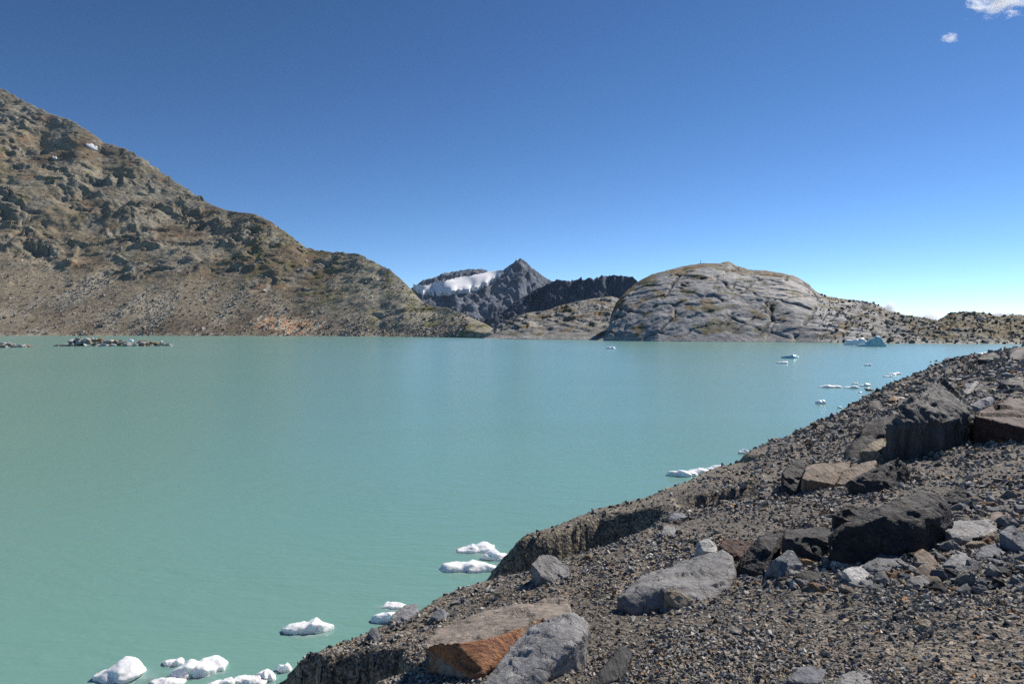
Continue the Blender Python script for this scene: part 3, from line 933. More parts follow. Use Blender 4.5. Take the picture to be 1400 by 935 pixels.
boulder("dark_boulder", "largest dark humped boulder above the cobble band", "dark", (1200, 766),
        [(1134, 730, 0.16), (1188, 704, 0.30), (1232, 683, 0.36), (1264, 672, 0.5), (1286, 680, 0.6), (1302, 704, 0.5), (1290, 722, 0.3), (1270, 712, 0.16), (1246, 698, 0.22), (1170, 722, 0.10), (1137, 748, 0.05), (1226, 745, 0.03), (1172, 766), (1140, 766), (1230, 762), (1285, 740)],
        thick=0.25, res=64, amp=1.2, strata=(0.5, 0.2, 0.8), chip=0.0)
boulder("flat_black_rock", "flat black slab lying behind the largest dark boulder", "dark", (1150, 724),
        [(1138, 702, 0.06), (1158, 690, 0.12), (1202, 694, 0.16), (1196, 706, 0.1), (1142, 723), (1190, 724)], thick=0.3, res=36)
boulder("peaked_stone", "blue-grey peaked stone at the foot of the long dark boulder", "slate", (1070, 790),
        [(1043, 787), (1057, 765, 0.06), (1076, 752, 0.14), (1084, 753, 0.15), (1097, 771, 0.08), (1096, 780), (1072, 791), (1076, 770, 0.02)], thick=0.4, res=40)
boulder("orange_rock", "flat orange-brown slab beside the blue-grey peaked stone", "ochre", (1112, 772),
        [(1087, 760, 0.05), (1114, 752, 0.2), (1129, 755, 0.2), (1131, 762, 0.08), (1098, 769, 0.0), (1127, 772), (1100, 775)], thick=0.3, res=34, cat="stone")
boulder("flat_dark_stone", "flat dark stone with one ochre end in the cobble band", "dark", (1110, 797),
        [(1083, 788, 0.05), (1100, 780, 0.1), (1129, 782, 0.12), (1132, 791), (1091, 796), (1118, 798)], thick=0.3, res=32, cat="stone")
boulder("pale_capped_stone", "pale flat-topped stone in the cobble band next to the flat dark stone", "pale", (1170, 799),
        [(1151, 779, 0.08), (1163, 775, 0.14), (1178, 775, 0.16), (1188, 783, 0.12), (1186, 793), (1153, 795), (1170, 800)], thick=0.4, res=32, cat="stone")
boulder("slate_rock", "broad blue-grey slab below the largest dark boulder", "slate", (1220, 782),
        [(1177, 775, 0.05), (1210, 757, 0.3), (1247, 755, 0.4), (1249, 769, 0.2), (1234, 780), (1196, 783), (1190, 770, 0.1)], thick=0.25, res=40)
boulder("brown_stone", "brown sloping stone between the blue-grey slab and the ribbed grey slab", "brown", (1262, 782),
        [(1250, 758, 0.15), (1262, 750, 0.25), (1284, 764, 0.2), (1286, 774), (1254, 783), (1270, 780)], thick=0.3, res=32, cat="stone")
boulder("domed_stone", "domed light grey stone at the lower edge of the cobble band", "grey", (1255, 806),
        [(1235, 798, 0.02), (1248, 787, 0.08), (1263, 786, 0.12), (1274, 794, 0.08), (1264, 804), (1246, 807)], thick=0.4, res=32, cat="stone")
boulder("ribbed_rock", "wide ribbed grey slab lying right of the largest dark boulder", "grey", (1330, 742),
        [(1291, 724, 0.1), (1300, 714, 0.25), (1320, 712, 0.32), (1351, 710, 0.4), (1364, 722, 0.3), (1352, 733, 0.08), (1300, 738, 0.0), (1304, 744), (1350, 742)], thick=0.25, res=46, strata=(0.1, 0.5, 0.85))
boulder("edge_boulder", "blocky blue-grey boulder next to the wide ribbed slab", "slate", (1385, 757),
        [(1365, 729, 0.1), (1383, 717, 0.2), (1400, 731, 0.2), (1408, 748, 0.1), (1404, 757), (1371, 757), (1385, 738, 0.02)], thick=0.4, res=40)
boulder("tan_wedge", "little tan wedge wedged beside the blocky blue-grey boulder", "tan", (1358, 743),
        [(1349, 733, 0.0), (1354, 726, 0.05), (1364, 730, 0.05), (1366, 740), (1350, 743)], thick=0.4, res=26, cat="stone")
boulder("frosted_stone", "pale-topped blue-grey stone below the blocky boulder", "slate", (1350, 765),
        [(1332, 759, 0.04), (1342, 748, 0.12), (1364, 743, 0.16), (1369, 751, 0.1), (1362, 764), (1334, 767)], thick=0.4, res=34, cat="stone")
boulder("dark_wedge", "dark pointed wedge above the wide ribbed slab", "dark", (1310, 688),
        [(1287, 681, 0.05), (1311, 665, 0.12), (1337, 679, 0.2), (1343, 688), (1300, 690)], thick=0.3, res=34)
boulder("brown_lump", "dark brown lump above the tan wedge", "brown", (1368, 716),
        [(1352, 706, 0.1), (1362, 700, 0.25), (1378, 700, 0.25), (1385, 710, 0.15), (1382, 718), (1356, 718)], thick=0.4, res=32, cat="stone")
boulder("dark_cap_stone", "low dark stone above the dark brown lump", "dark", (1375, 702),
        [(1360, 694, 0.1), (1372, 688, 0.25), (1388, 696, 0.25), (1390, 703), (1362, 703)], thick=0.4, res=30, cat="stone")
boulder("cobble_block", "squat brown-grey block under the brown sloping stone", "brown", (1270, 794),
        [(1250, 780, 0.04), (1262, 770, 0.12), (1276, 772, 0.14), (1284, 784, 0.06), (1278, 793), (1254, 794)], thick=0.4, res=30, cat="stone")
boulder("grey_block", "rounded grey block in the cobble band below the wide ribbed slab", "grey", (1318, 782),
        [(1290, 772, 0.06), (1302, 760, 0.14), (1318, 757, 0.2), (1330, 766, 0.16), (1326, 778), (1294, 783)], thick=0.4, res=32, cat="stone")
boulder("speckled_block", "speckled grey block with a tan side under the rounded grey block", "grey", (1315, 789),
        [(1302, 780, 0.04), (1312, 772, 0.08), (1328, 774, 0.08), (1330, 784), (1306, 790)], thick=0.4, res=30, cat="stone")
# the pyramid and its neighbours
boulder("pyramid_boulder", "huge dark pyramid boulder with a ribbed lit face on the bank", "ribbed", (1280, 622),
        [(1281, 518, 1.5), (1301, 528, 1.9), (1314, 546, 1.7), (1328, 559, 1.4), (1328, 575, 0.5), (1287, 577, 0.08), (1277, 533, 1.1), (1262, 553, 0.35), (1251, 549, 0.5), (1236, 562, 0.22), (1212, 590, 0.12), (1326, 604), (1268, 622), (1218, 626), (1335, 594, 0.5)],
        thick=0.3, res=76, amp=1.9, strata=(0.75, 0.1, 0.65))
boulder("low_black_rock", "low black slab reaching from the pyramid boulder toward the lake", "dark", (1180, 628),
        [(1183, 584, 0.45), (1205, 574, 0.6), (1240, 562, 0.7), (1244, 600, 0.2), (1151, 626, 0.2), (1170, 604, 0.3), (1160, 630), (1215, 628)], thick=0.25, res=46)
boulder("tan_boulder", "tan angular rock at the foot of the pyramid boulder", "tan", (1200, 630),
        [(1175, 619, 0.05), (1194, 604, 0.2), (1209, 599, 0.3), (1224, 621, 0.1), (1218, 629), (1184, 631), (1200, 618, 0.0)], thick=0.4, res=36)
boulder("flat_pale_rock", "small flat pale slab in front of the pyramid boulder", "tan", (1280, 615),
        [(1264, 610, 0.05), (1275, 607, 0.1), (1298, 608, 0.1), (1297, 613), (1266, 615)], thick=0.2, res=26, cat="stone")
boulder("brown_black_boulder", "brown-black boulder with a lit slate top right of the pyramid boulder", "redbrown", (1370, 604),
        [(1334, 568, 0.3), (1359, 561, 0.5), (1385, 545, 1.0), (1404, 544, 1.2), (1430, 560, 1.0), (1392, 558, 0.4), (1350, 572, 0.15), (1332, 603), (1400, 602), (1440, 606)], thick=0.3, res=48)
boulder("split_slate", "thin slate plate standing behind the brown-black boulder", "slate", (1345, 562),
        [(1328, 556, 0.1), (1336, 548, 0.3), (1357, 542, 0.6), (1360, 547, 0.5), (1345, 560), (1332, 562)], thick=0.3, res=30)
boulder("ribbed_brown_boulder", "brown ribbed boulder with a smooth lit face below the tan rock", "brown", (1125, 672),
        [(1100, 640, 0.4), (1120, 633, 0.7), (1163, 631, 0.9), (1160, 640, 0.6), (1140, 661, 0.15), (1114, 671), (1096, 673), (1098, 655, 0.1)], thick=0.3, res=46, strata=(0.8, 0.3, 0.4))
boulder("black_block", "black block joined to the lake side of the brown ribbed boulder", "dark", (1080, 678),
        [(1070, 645, 0.3), (1080, 634, 0.5), (1097, 629, 0.6), (1102, 640, 0.4), (1098, 668, 0.05), (1090, 676), (1071, 679), (1068, 660, 0.2)], thick=0.4, res=38)
boulder("brown_wedge", "brown wedge between the ribbed brown boulder and the black slab", "brown", (1160, 664),
        [(1140, 660, 0.1), (1160, 641, 0.4), (1183, 631, 0.6), (1198, 630, 0.65), (1196, 645, 0.3), (1150, 664), (1180, 662)], thick=0.3, res=36)
boulder("black_tilted_rock", "thick black tilted slab below the tan angular rock", "dark", (1200, 672),
        [(1160, 657, 0.1), (1200, 639, 0.2), (1229, 626, 0.3), (1243, 644, 0.4), (1232, 664, 0.12), (1222, 668), (1166, 675), (1164, 664, 0.1), (1200, 674)], thick=0.25, res=48, strata=(0.2, 0.5, 0.8))
# brink stones
boulder("crest_stone", "smooth light grey stone on the crest above the floating ice", "grey", (552, 853),
        [(533, 849, 0.05), (538, 838, 0.15), (555, 826, 0.3), (570, 825, 0.3), (571, 837, 0.12), (551, 853), (540, 852)], thick=0.3, res=34, cat="stone")
boulder("round_stone", "small round grey stone behind the rust-faced slab", "slate", (602, 849),
        [(590, 842, 0.04), (596, 834, 0.1), (607, 832, 0.12), (613, 840, 0.1), (608, 849), (594, 850)], thick=0.5, res=30, cat="stone")
boulder("notch_stone", "upright grey stone set in the crest below the smooth light grey stone", "slate", (512, 876),
        [(503, 864, 0.03), (508, 857, 0.07), (517, 860, 0.08), (520, 872, 0.02), (514, 877), (505, 874)], thick=0.5, res=28, cat="stone")
boulder("dark_shard", "dark ridged shard sticking out of the gravel right of the speckled slab", "ribbed", (845, 925),
        [(846, 889, 0.15), (854, 884, 0.2), (863, 887, 0.2), (862, 899, 0.12), (852, 921, 0.0), (826, 936), (798, 942), (830, 905, 0.12), (850, 930)], thick=0.15, res=36)
boulder("half_buried_stone", "half-buried grey stone alone in the open gravel", "slate", (1105, 940),
        [(1075, 930, 0.02), (1090, 914, 0.1), (1108, 908, 0.15), (1128, 916, 0.12), (1124, 936), (1080, 946)], thick=0.4, res=34, cat="stone")
boulder("round_buried_stone", "rounded greenish grey stone sunk in the gravel beside the half-buried one", "grey", (1165, 940),
        [(1138, 934, 0.02), (1152, 922, 0.08), (1176, 917, 0.12), (1196, 926, 0.08), (1190, 942), (1150, 946)], thick=0.4, res=34, cat="stone")
boulder("pyramid_pebble", "small tan pyramid stone with its own shadow on the open gravel", "tan", (1263, 862),
        [(1256, 852, 0.02), (1263, 845, 0.05), (1272, 848, 0.05), (1275, 860), (1260, 863)], thick=0.5, res=26, cat="stone")
boulder("gully_stone", "angular grey stone near the head of the gully", "grey", (915, 734),
        [(903, 730, 0.03), (907, 719, 0.15), (918, 717, 0.2), (928, 726, 0.15), (924, 733), (905, 735)], thick=0.4, res=30, cat="stone")
boulder("gully_head_stone", "blue-grey stone lodged at the very head of the gully", "slate", (926, 712),
        [(913, 709, 0.05), (920, 701, 0.2), (933, 700, 0.25), (939, 706, 0.15), (934, 712), (916, 713)], thick=0.4, res=30, cat="stone")
# far along the bank
for i, (lb, mt, rf, pts) in enumerate([
        ("long dark boulder on the skyline of the far bank", "dark", (1352, 494), [(1336, 491, 0.5), (1345, 485, 2), (1360, 482.5, 2.5), (1367, 488, 2), (1364, 494), (1340, 495)]),
        ("small standing block beside the long dark skyline boulder", "dark", (1371, 490), [(1368, 487, 0.3), (1370, 481, 1), (1374, 482, 1), (1375, 489), (1368, 491)]),
        ("big dark boulder highest on the far bank", "dark", (1392, 493), [(1379, 489, 0.5), (1386, 480, 3), (1398, 475, 5), (1412, 474, 5), (1412, 492), (1382, 494)]),
        ("light tilted slab on the far bank behind the pyramid boulder", "grey", (1328, 538), [(1319, 537, 0.3), (1326, 528, 1.2), (1336, 521, 2.2), (1339, 524, 2), (1328, 538), (1322, 539)]),
        ("dark slab beside the light tilted slab", "dark", (1343, 537), [(1331, 533, 0.4), (1340, 526, 1.5), (1352, 527, 1.8), (1355, 535), (1334, 538)]),
        ("dark block with shaded face above the slate plate", "dark", (1385, 532), [(1372, 526, 0.5), (1380, 518, 2), (1400, 517, 2.6), (1402, 531), (1376, 533)]),
        ("rusty block near the water's edge on the far bank", "ochre", (1222, 550), [(1215, 547, 0.3), (1219, 541, 1), (1228, 542, 1.1), (1229, 549), (1217, 551)]),
        ("black block with one rusty corner at the water's edge", "dark", (1196, 561), [(1186, 556, 0.4), (1190, 548, 1.2), (1202, 547, 1.4), (1206, 556, 0.6), (1203, 561), (1187, 562)]),
        ("black rock mass behind the lake side of the pyramid boulder", "dark", (1236, 560), [(1224, 556, 0.4), (1232, 546, 1.5), (1246, 544, 1.8), (1250, 556), (1228, 561)]),
        ("dark round boulder midway along the far bank", "dark", (1297, 512), [(1292, 509, 0.5), (1294, 504, 1.5), (1301, 504, 1.6), (1303, 510), (1294, 513)]),
        ("second dark round boulder next to the first midway along the far bank", "dark", (1310, 513), [(1306, 510, 0.5), (1308, 505, 1.5), (1313, 505, 1.6), (1315, 512), (1307, 514)]),
        ("light slate plate on top of the far bank by the brown-black boulder", "slate", (1376, 562), [(1361, 560, 0.3), (1372, 551, 1.0), (1388, 545, 1.7), (1392, 549, 1.5), (1380, 561), (1366, 563)]),
        ("pale low stone above the rusty block", "pale", (1231, 547), [(1225, 545, 0.2), (1230, 542, 0.8), (1237, 543, 0.9), (1237, 547), (1226, 548)])]):
    boulder("bank_boulder", lb, mt, rf, [p if len(p) == 2 else (p[0], p[1], p[2] * 0.4) for p in pts], thick=0.4, res=26)

res_ = voxelise([(h[3] - h[3].mean(0), h[4] / h[9]) for h in HERO])
for k, (h, (V, F, N)) in enumerate(zip(HERO, res_)):
    name, label, mat, P, Lr, amp, strata, rust, cat, res, chip = h
    c = P.mean(0)
    base = np.array([c[0], c[1], float(ground(np.array([c[0]]), np.array([c[1]]))[0])])
    V = facet(V, N, Lr, 22, 0.11, 0.75, 900 + k)
    V = facet(V, N, Lr, 80, 0.15, 0.5, 700 + k) if res > 30 else V
    V2 = weather(V, N, Lr, amp * 0.8, k + 1, strata, chip)
    attrs = {}
    if rust:
        r = np.array(rust) / np.linalg.norm(rust)
        # the freshly broken face is the one that looks this way
        q = V / Lr
        f = N @ r + 0.22 * fbm(q[:, 0] * 9, q[:, 1] * 9, q[:, 2] * 9, 3)
        attrs["rust"] = sstep(0.66, 0.80, f)
    me = new_mesh(name, V2 + (c - base), F, ROCK[mat], attrs)
    tag(link(name, me, base), label, cat)

# cobbles: eight weathered shapes, each stone an object of its own
jobs = []
for i in range(10):
    r2 = np.random.default_rng(100 + i)
    P = r2.normal(size=(11, 3)); P /= np.linalg.norm(P, axis=1)[:, None]
    P *= r2.uniform(0.8, 1.1, (11, 1)); P *= np.array([0.62, 0.5, r2.uniform(0.24, 0.42)])
    jobs.append((P, 0.07))
SHAPES = []
for i, (V, F, N) in enumerate(voxelise(jobs)):
    SHAPES.append((weather(facet(V, N, 1.1, 14, 0.2, 0.7, 60 + i), N, 1.1, 0.8, 40 + i), F))
_shape_mesh = {}


def shape_mesh(i, mat):
    if (i, mat) not in _shape_mesh:
        _shape_mesh[(i, mat)] = new_mesh("stone", SHAPES[i][0], SHAPES[i][1], ROCK[mat])
    return _shape_mesh[(i, mat)]


HERO_XY = np.array([[*h[3].mean(0)[:2], 0.33 * h[4]] for h in HERO])
HERO_NAMES = [h[0].replace("_", " ") for h in HERO]
HERO_FAR = np.array([1e6 if h[0] == "bank_boulder" else 0.0 for h in HERO])
regions = [  # centre, radii, tilt, count, size range in pixels, words for the place
    ((1130, 790), (115, 20), 0.0, 64, (9, 32), "in the cobble band"),
    ((1320, 772), (90, 38), 0.0, 90, (9, 34), "in the cobble band"),
    ((1345, 700), (75, 22), 0.0, 46, (9, 30), "above the ribbed slab"),
    ((1025, 790), (55, 20), 0.0, 22, (8, 18), "beside the sloping grey boulder"),
    ((866, 737), (62, 9), -0.42, 24, (7, 17), "in the row along the gully"),
    ((575, 850), (70, 14), -0.42, 22, (7, 14), "on the crest of the bank"),
    ((1040, 850), (330, 70), 0.0, 34, (7, 13), "on open gravel"),
    ((1110, 600), (95, 16), -0.5, 40, (6, 12), "on the lakeward slope"),
    ((1300, 525), (100, 14), -0.22, 100, (5, 14), "on the far bank"),
]
WORDS = {"grey": "grey angular stone", "slate": "blue-grey stone", "pale": "pale grey stone", "ochre": "rusty orange stone", "dark": "blackish stone", "tan": "tan stone"}
kinds = ["grey"] * 11 + ["slate"] * 7 + ["pale"] * 4 + ["ochre"] * 2 + ["dark"] * 3 + ["tan"] * 2
SPEC = []
for (cx, cy), (rx, ry), tilt, cnt, (s0, s1), place in regions:
    n = 0; tries = 0
    while n < cnt and tries < cnt * 6:
        tries += 1
        a = rng.uniform(0, 2 * math.pi); rr = math.sqrt(rng.uniform(0, 1))
        px = cx + rr * rx * math.cos(a); py = cy + rr * ry * math.sin(a) + tilt * rr * rx * math.cos(a)
        d = gdepth(px, py)
        if d is None: continue
        g = at(px, py, d)
        if g[2] < 0.05: continue
        if (np.hypot(HERO_XY[:, 0] - g[0], HERO_XY[:, 1] - g[1]) < HERO_XY[:, 2]).any(): continue
        size = s0 + (s1 - s0) * rng.uniform() ** 1.5
        kd = kinds[int(rng.integers(len(kinds)))]
        k = size * d / FPX
        near = HERO_NAMES[int(np.argmin(np.hypot(HERO_XY[:, 0] - g[0], HERO_XY[:, 1] - g[1]) + HERO_FAR))]
        word = "tiny " if size < s0 + 0.12 * (s1 - s0) else ("" if size < s0 + 0.5 * (s1 - s0) else "large ")
        SPEC.append((size, int(rng.integers(10)), kd, g + np.array([0, 0, 0.05 * k]), (k * rng.uniform(0.8, 1.2), k * rng.uniform(0.8, 1.2), k * rng.uniform(0.7, 1.2)),
                     (rng.uniform(-0.5, 0.5), rng.uniform(-0.5, 0.5), rng.uniform(0, 6.28)), word + WORDS[kd] + " " + place + ", nearest the " + near, "loose stones " + place))
        n += 1
SPEC.sort(key=lambda q: -q[0])
for size, i, kd, loc, scl, rot, lb, grp in SPEC[:250]:               # the largest are things of their own
    o = link("stone", shape_mesh(i, kd), loc)
    o.scale = scl; o.rotation_euler = rot
    tag(o, lb, "stone", grp)
SMALL = SPEC[250:]                                                   # the rest lie among the gravel

# gravel: angular chips with a colour each
BOX = np.array([[x, y, z] for x in (-1, 1) for y in (-1, 1) for z in (-1, 1)], np.float32) * 0.5
BOXF = np.array([[0, 1, 3, 2], [4, 6, 7, 5], [0, 4, 5, 1], [2, 3, 7, 6], [0, 2, 6, 4], [1, 5, 7, 3]])


def chips(pos, size, colr, flat=0.6, seed=3):
    r = np.random.default_rng(seed); n = len(pos)
    B = BOX[None] + r.uniform(-0.24, 0.24, (n, 8, 3))
    top = r.uniform(0.45, 1.0, (n, 1, 1)); B = np.where(BOX[None, :, 2:3] > 0, B * np.concatenate([top, top, np.ones_like(top)], 2), B)
    sc = np.stack([r.uniform(0.8, 1.35, n), r.uniform(0.6, 1.0, n), r.uniform(0.35, 0.8, n) * flat / 0.6], -1) * size[:, None]
    B = B * sc[:, None]
    q = r.normal(size=(n, 4)); q[:, 0] += 2.0; q /= np.linalg.norm(q, axis=1)[:, None]
    w_, x_, y_, z_ = q.T
    R = np.stack([1 - 2 * (y_**2 + z_**2), 2 * (x_*y_ - z_*w_), 2 * (x_*z_ + y_*w_), 2 * (x_*y_ + z_*w_), 1 - 2 * (x_**2 + z_**2), 2 * (y_*z_ - x_*w_), 2 * (x_*z_ - y_*w_), 2 * (y_*z_ + x_*w_), 1 - 2 * (x_**2 + y_**2)], -1).reshape(n, 3, 3)
    a = r.uniform(0, 6.28, n); Rz = np.zeros((n, 3, 3)); Rz[:, 0, 0] = np.cos(a); Rz[:, 0, 1] = -np.sin(a); Rz[:, 1, 0] = np.sin(a); Rz[:, 1, 1] = np.cos(a); Rz[:, 2, 2] = 1
    V = np.einsum('nij,nkj->nki', R @ Rz, B) + pos[:, None]
    F = (BOXF[[0, 1, 2, 3, 5]][None] + 8 * np.arange(n)[:, None, None]).reshape(-1, 4)
    return V.reshape(-1, 3), F, np.repeat(colr, 8, 0)


def stone_colours(n, r, k=1.0):
    pal = np.array([(0.20, 0.195, 0.19), (0.13, 0.132, 0.14), (0.17, 0.15, 0.125), (0.085, 0.085, 0.088), (0.32, 0.31, 0.29), (0.30, 0.17, 0.08), (0.24, 0.19, 0.13)])
    c = pal[r.choice(len(pal), n, p=[0.27, 0.17, 0.24, 0.14, 0.10, 0.02, 0.06])]
    return c * r.uniform(0.9, 1.9, (n, 1)) * (1.05, 1.02, 0.96) * k


NG = 180000
th = np.radians(rng.uniform(-34, 46, NG)); rr = np.exp(rng.uniform(math.log(2.5), math.log(80), NG))
near_n = NG // 6                                     # extra fine chips close by
rr[:near_n] = np.exp(rng.uniform(math.log(2.5), math.log(6.5), near_n)); th[:near_n] = np.radians(rng.uniform(-20, 44, near_n))
gx, gy = rr * np.sin(th), rr * np.cos(th)
gz = ground(gx, gy)
e = 0.05
st = np.hypot((ground(gx + e, gy) - gz) / e, (ground(gx, gy + e) - gz) / e)
patch = sstep(-0.35, 0.35, fbm(gx * 0.9, gy * 0.9, 6.1, 3))
ok = (gz > 0.02) & (st < 0.75 + 0.2 * rng.uniform(size=NG)) & (rng.uniform(size=NG) < (0.40 + 0.60 * patch) * (1 - 0.72 * sstep(3.7, 4.1, SB * gy - CB * gx) * (1 - sstep(12, 17, SB * gx + CB * gy))))
gx, gy, gz, rr, patch = gx[ok], gy[ok], gz[ok], rr[ok], patch[ok]
sz = rr * (0.0020 + 0.0008 * patch) * np.exp(np.abs(rng.normal(0, 0.55, len(gx))))
for h in HERO:                                        # small stones banked against the boulders
    if h[0] == "bank_boulder": continue
    c = h[3].mean(0); n = 150
    a = rng.uniform(0, 2 * math.pi, n); hx = 0.5 * (h[3][:, 0].max() - h[3][:, 0].min()); hy = 0.5 * (h[3][:, 1].max() - h[3][:, 1].min())
    f = rng.uniform(0.85, 1.2, n)
    bx = c[0] + hx * f * np.cos(a); by = c[1] + hy * f * np.sin(a); bz = ground(bx, by)
    gx = np.append(gx, bx); gy = np.append(gy, by); gz = np.append(gz, bz)
    sz = np.append(sz, c[1] * 0.0030 * np.exp(np.abs(rng.normal(0, 0.6, n))))
small_p = np.array([q[3] for q in SMALL]); small_s = np.array([0.9 * np.mean(q[4]) for q in SMALL])
gx = np.append(gx, small_p[:, 0]); gy = np.append(gy, small_p[:, 1]); gz = np.append(gz, small_p[:, 2])
sz = np.append(np.minimum(sz, np.hypot(gx[:len(sz)], gy[:len(sz)]) * 0.0072), small_s)
V, F, Cc = chips(np.stack([gx, gy, gz + 0.02 * sz], -1), sz, stone_colours(len(gx), rng), 0.48)
gm = NT("gravel_chips")
ga = gm.attr("col").outputs["Color"]
gn = gm.noise(gm.node("ShaderNodeNewGeometry").outputs["Position"], 160, 3, 0.7)
gm.l(gm.mix(0.6, ga, gm.ramp(gn, [(0.3, g3(0.25)), (0.7, g3(0.75))]), 'OVERLAY'), gm.b.inputs["Base Color"])
gm.b.inputs["Roughness"].default_value = 0.8
gm.b.inputs["Specular IOR Level"].default_value = 0.3
o = link("gravel", new_mesh("gravel", V, F, gm.m, {"col": Cc}, smooth=False))
tag(o, "grey angular gravel covering the bank of the lake", "gravel", kind="stuff")

# blocks on the scree and on the hills across the lake
def scree(slope, name, label, n, mask, s0, s1, k, seed, pal=None):
    r = np.random.default_rng(seed)
    w = mask.ravel() * np.broadcast_to(1.0, mask.shape).ravel()
    idx = r.choice(mask.size, n, p=w / w.sum())
    P = np.stack([slope.X.ravel()[idx], slope.D.ravel()[idx], slope.Z.ravel()[idx]], -1)
    P[:, 0] += r.uniform(-1, 1, n); P[:, 1] += r.uniform(-1.5, 1.5, n)
    size = s0 * np.exp(np.abs(r.normal(0, 0.55, n))); size = np.minimum(size, s1)
    c = (stone_colours(n, r, k) if pal is None else np.array(pal)[r.integers(len(pal), size=n)] * r.uniform(0.7, 1.25, (n, 1)))
    V, F, C = chips(P, size, c, 0.8, seed + 1)
    m = gm.m.copy(); m.name = name
    for nd in m.node_tree.nodes:
        if nd.type == 'TEX_NOISE': nd.inputs["Scale"].default_value = 0.8
    tag(link(name, new_mesh(name, V, F, m, {"col": C}, smooth=False)), label, "scree", kind="stuff")


PXw = west.U * FPX + 700
vis = (PXw > -120) & (PXw < 640) & (west.T > 0.002) & (west.T < 0.97)
scree(west, "scree_blocks", "pale and brown scree blocks covering the mountain slope", 11000, vis * (0.12 + L_disp.scr * (0.25 + sstep(0, 0.4, fbm(west.X / 70, west.D / 240, 3.0, 4)))), 1.0, 5.0, 1.15, 71,
      [(0.32, 0.29, 0.255), (0.27, 0.235, 0.195), (0.38, 0.355, 0.32), (0.20, 0.17, 0.14), (0.27, 0.20, 0.15)])
PXd = dome.U * FPX + 700
visd = (PXd > 1120) & (PXd < 1480) & (dome.T > 0.002) & (dome.T < 1.0)
scree(dome, "hill_blocks", "dark and pale blocks scattered over the low mossy hills", 1800, visd * 1.0, 0.6, 2.4, 1.0, 81,
      [(0.33, 0.32, 0.29), (0.15, 0.14, 0.12), (0.08, 0.075, 0.06), (0.22, 0.20, 0.17)])

# ------------------------------------------------------------------ ice on the lake


def ice_mat(name, lo, hi, deep):
    t = NT(name)
    v = t.coords("Object")
    n1 = t.noise(v, 2.2, 5, 0.6)
    n2 = t.noise(v, 14.0, 4, 0.65)
    t.l(t.ramp(n1, [(0.3, lo), (0.62, hi)]), t.b.inputs["Base Color"])
    t.b.inputs["Roughness"].default_value = 0.32
    t.b.inputs["IOR"].default_value = 1.31
    t.b.inputs["Subsurface Weight"].default_value = 0.35
    t.b.inputs["Subsurface Radius"].default_value = deep
    t.b.inputs["Subsurface Scale"].default_value = 0.35
    t.l(t.bump(n2, 0.3, 0.015), t.b.inputs["Normal"])
    return t.m


ICE = ice_mat("white_ice", (0.84, 0.88, 0.90), (0.93, 0.94, 0.95), (0.5, 0.8, 1.0))
BERG = ice_mat("blue_berg_ice", (0.18, 0.46, 0.48), (0.66, 0.82, 0.84), (0.3, 0.8, 1.0))
ICE_GLOW = NT("submerged_ice_glow")  # pale tint painted for the glow of ice under the opaque water
fa = ICE_GLOW.attr("fade").outputs["Fac"]
sn = ICE_GLOW.noise(ICE_GLOW.coords("Object"), 3.0, 4, 0.6)
tr = ICE_GLOW.node("ShaderNodeBsdfTransparent"); mx = ICE_GLOW.node("ShaderNodeMixShader")
ICE_GLOW.b.inputs["Base Color"].default_value = (0.42, 0.58, 0.55, 1); ICE_GLOW.b.inputs["Roughness"].default_value = 0.2
ICE_GLOW.l(ICE_GLOW.math('MULTIPLY', ICE_GLOW.math('MULTIPLY', fa, 1.1), sn), mx.inputs[0])
ICE_GLOW.l(tr.outputs[0], mx.inputs[1]).l(ICE_GLOW.b.outputs[0], mx.inputs[2]).l(mx.outputs[0], ICE_GLOW.n["Material Output"].inputs[0])


def multi_hull(Ps):
    bm = bmesh.new()
    for P in Ps:
        m = hull_mesh(P); bm.from_mesh(m); bpy.data.meshes.remove(m)
    me = bpy.data.meshes.new("hull"); bm.to_mesh(me); bm.free()
    return me


_single = hull_mesh
def hull_mesh_any(P): return multi_hull(P) if isinstance(P, list) else _single(P)


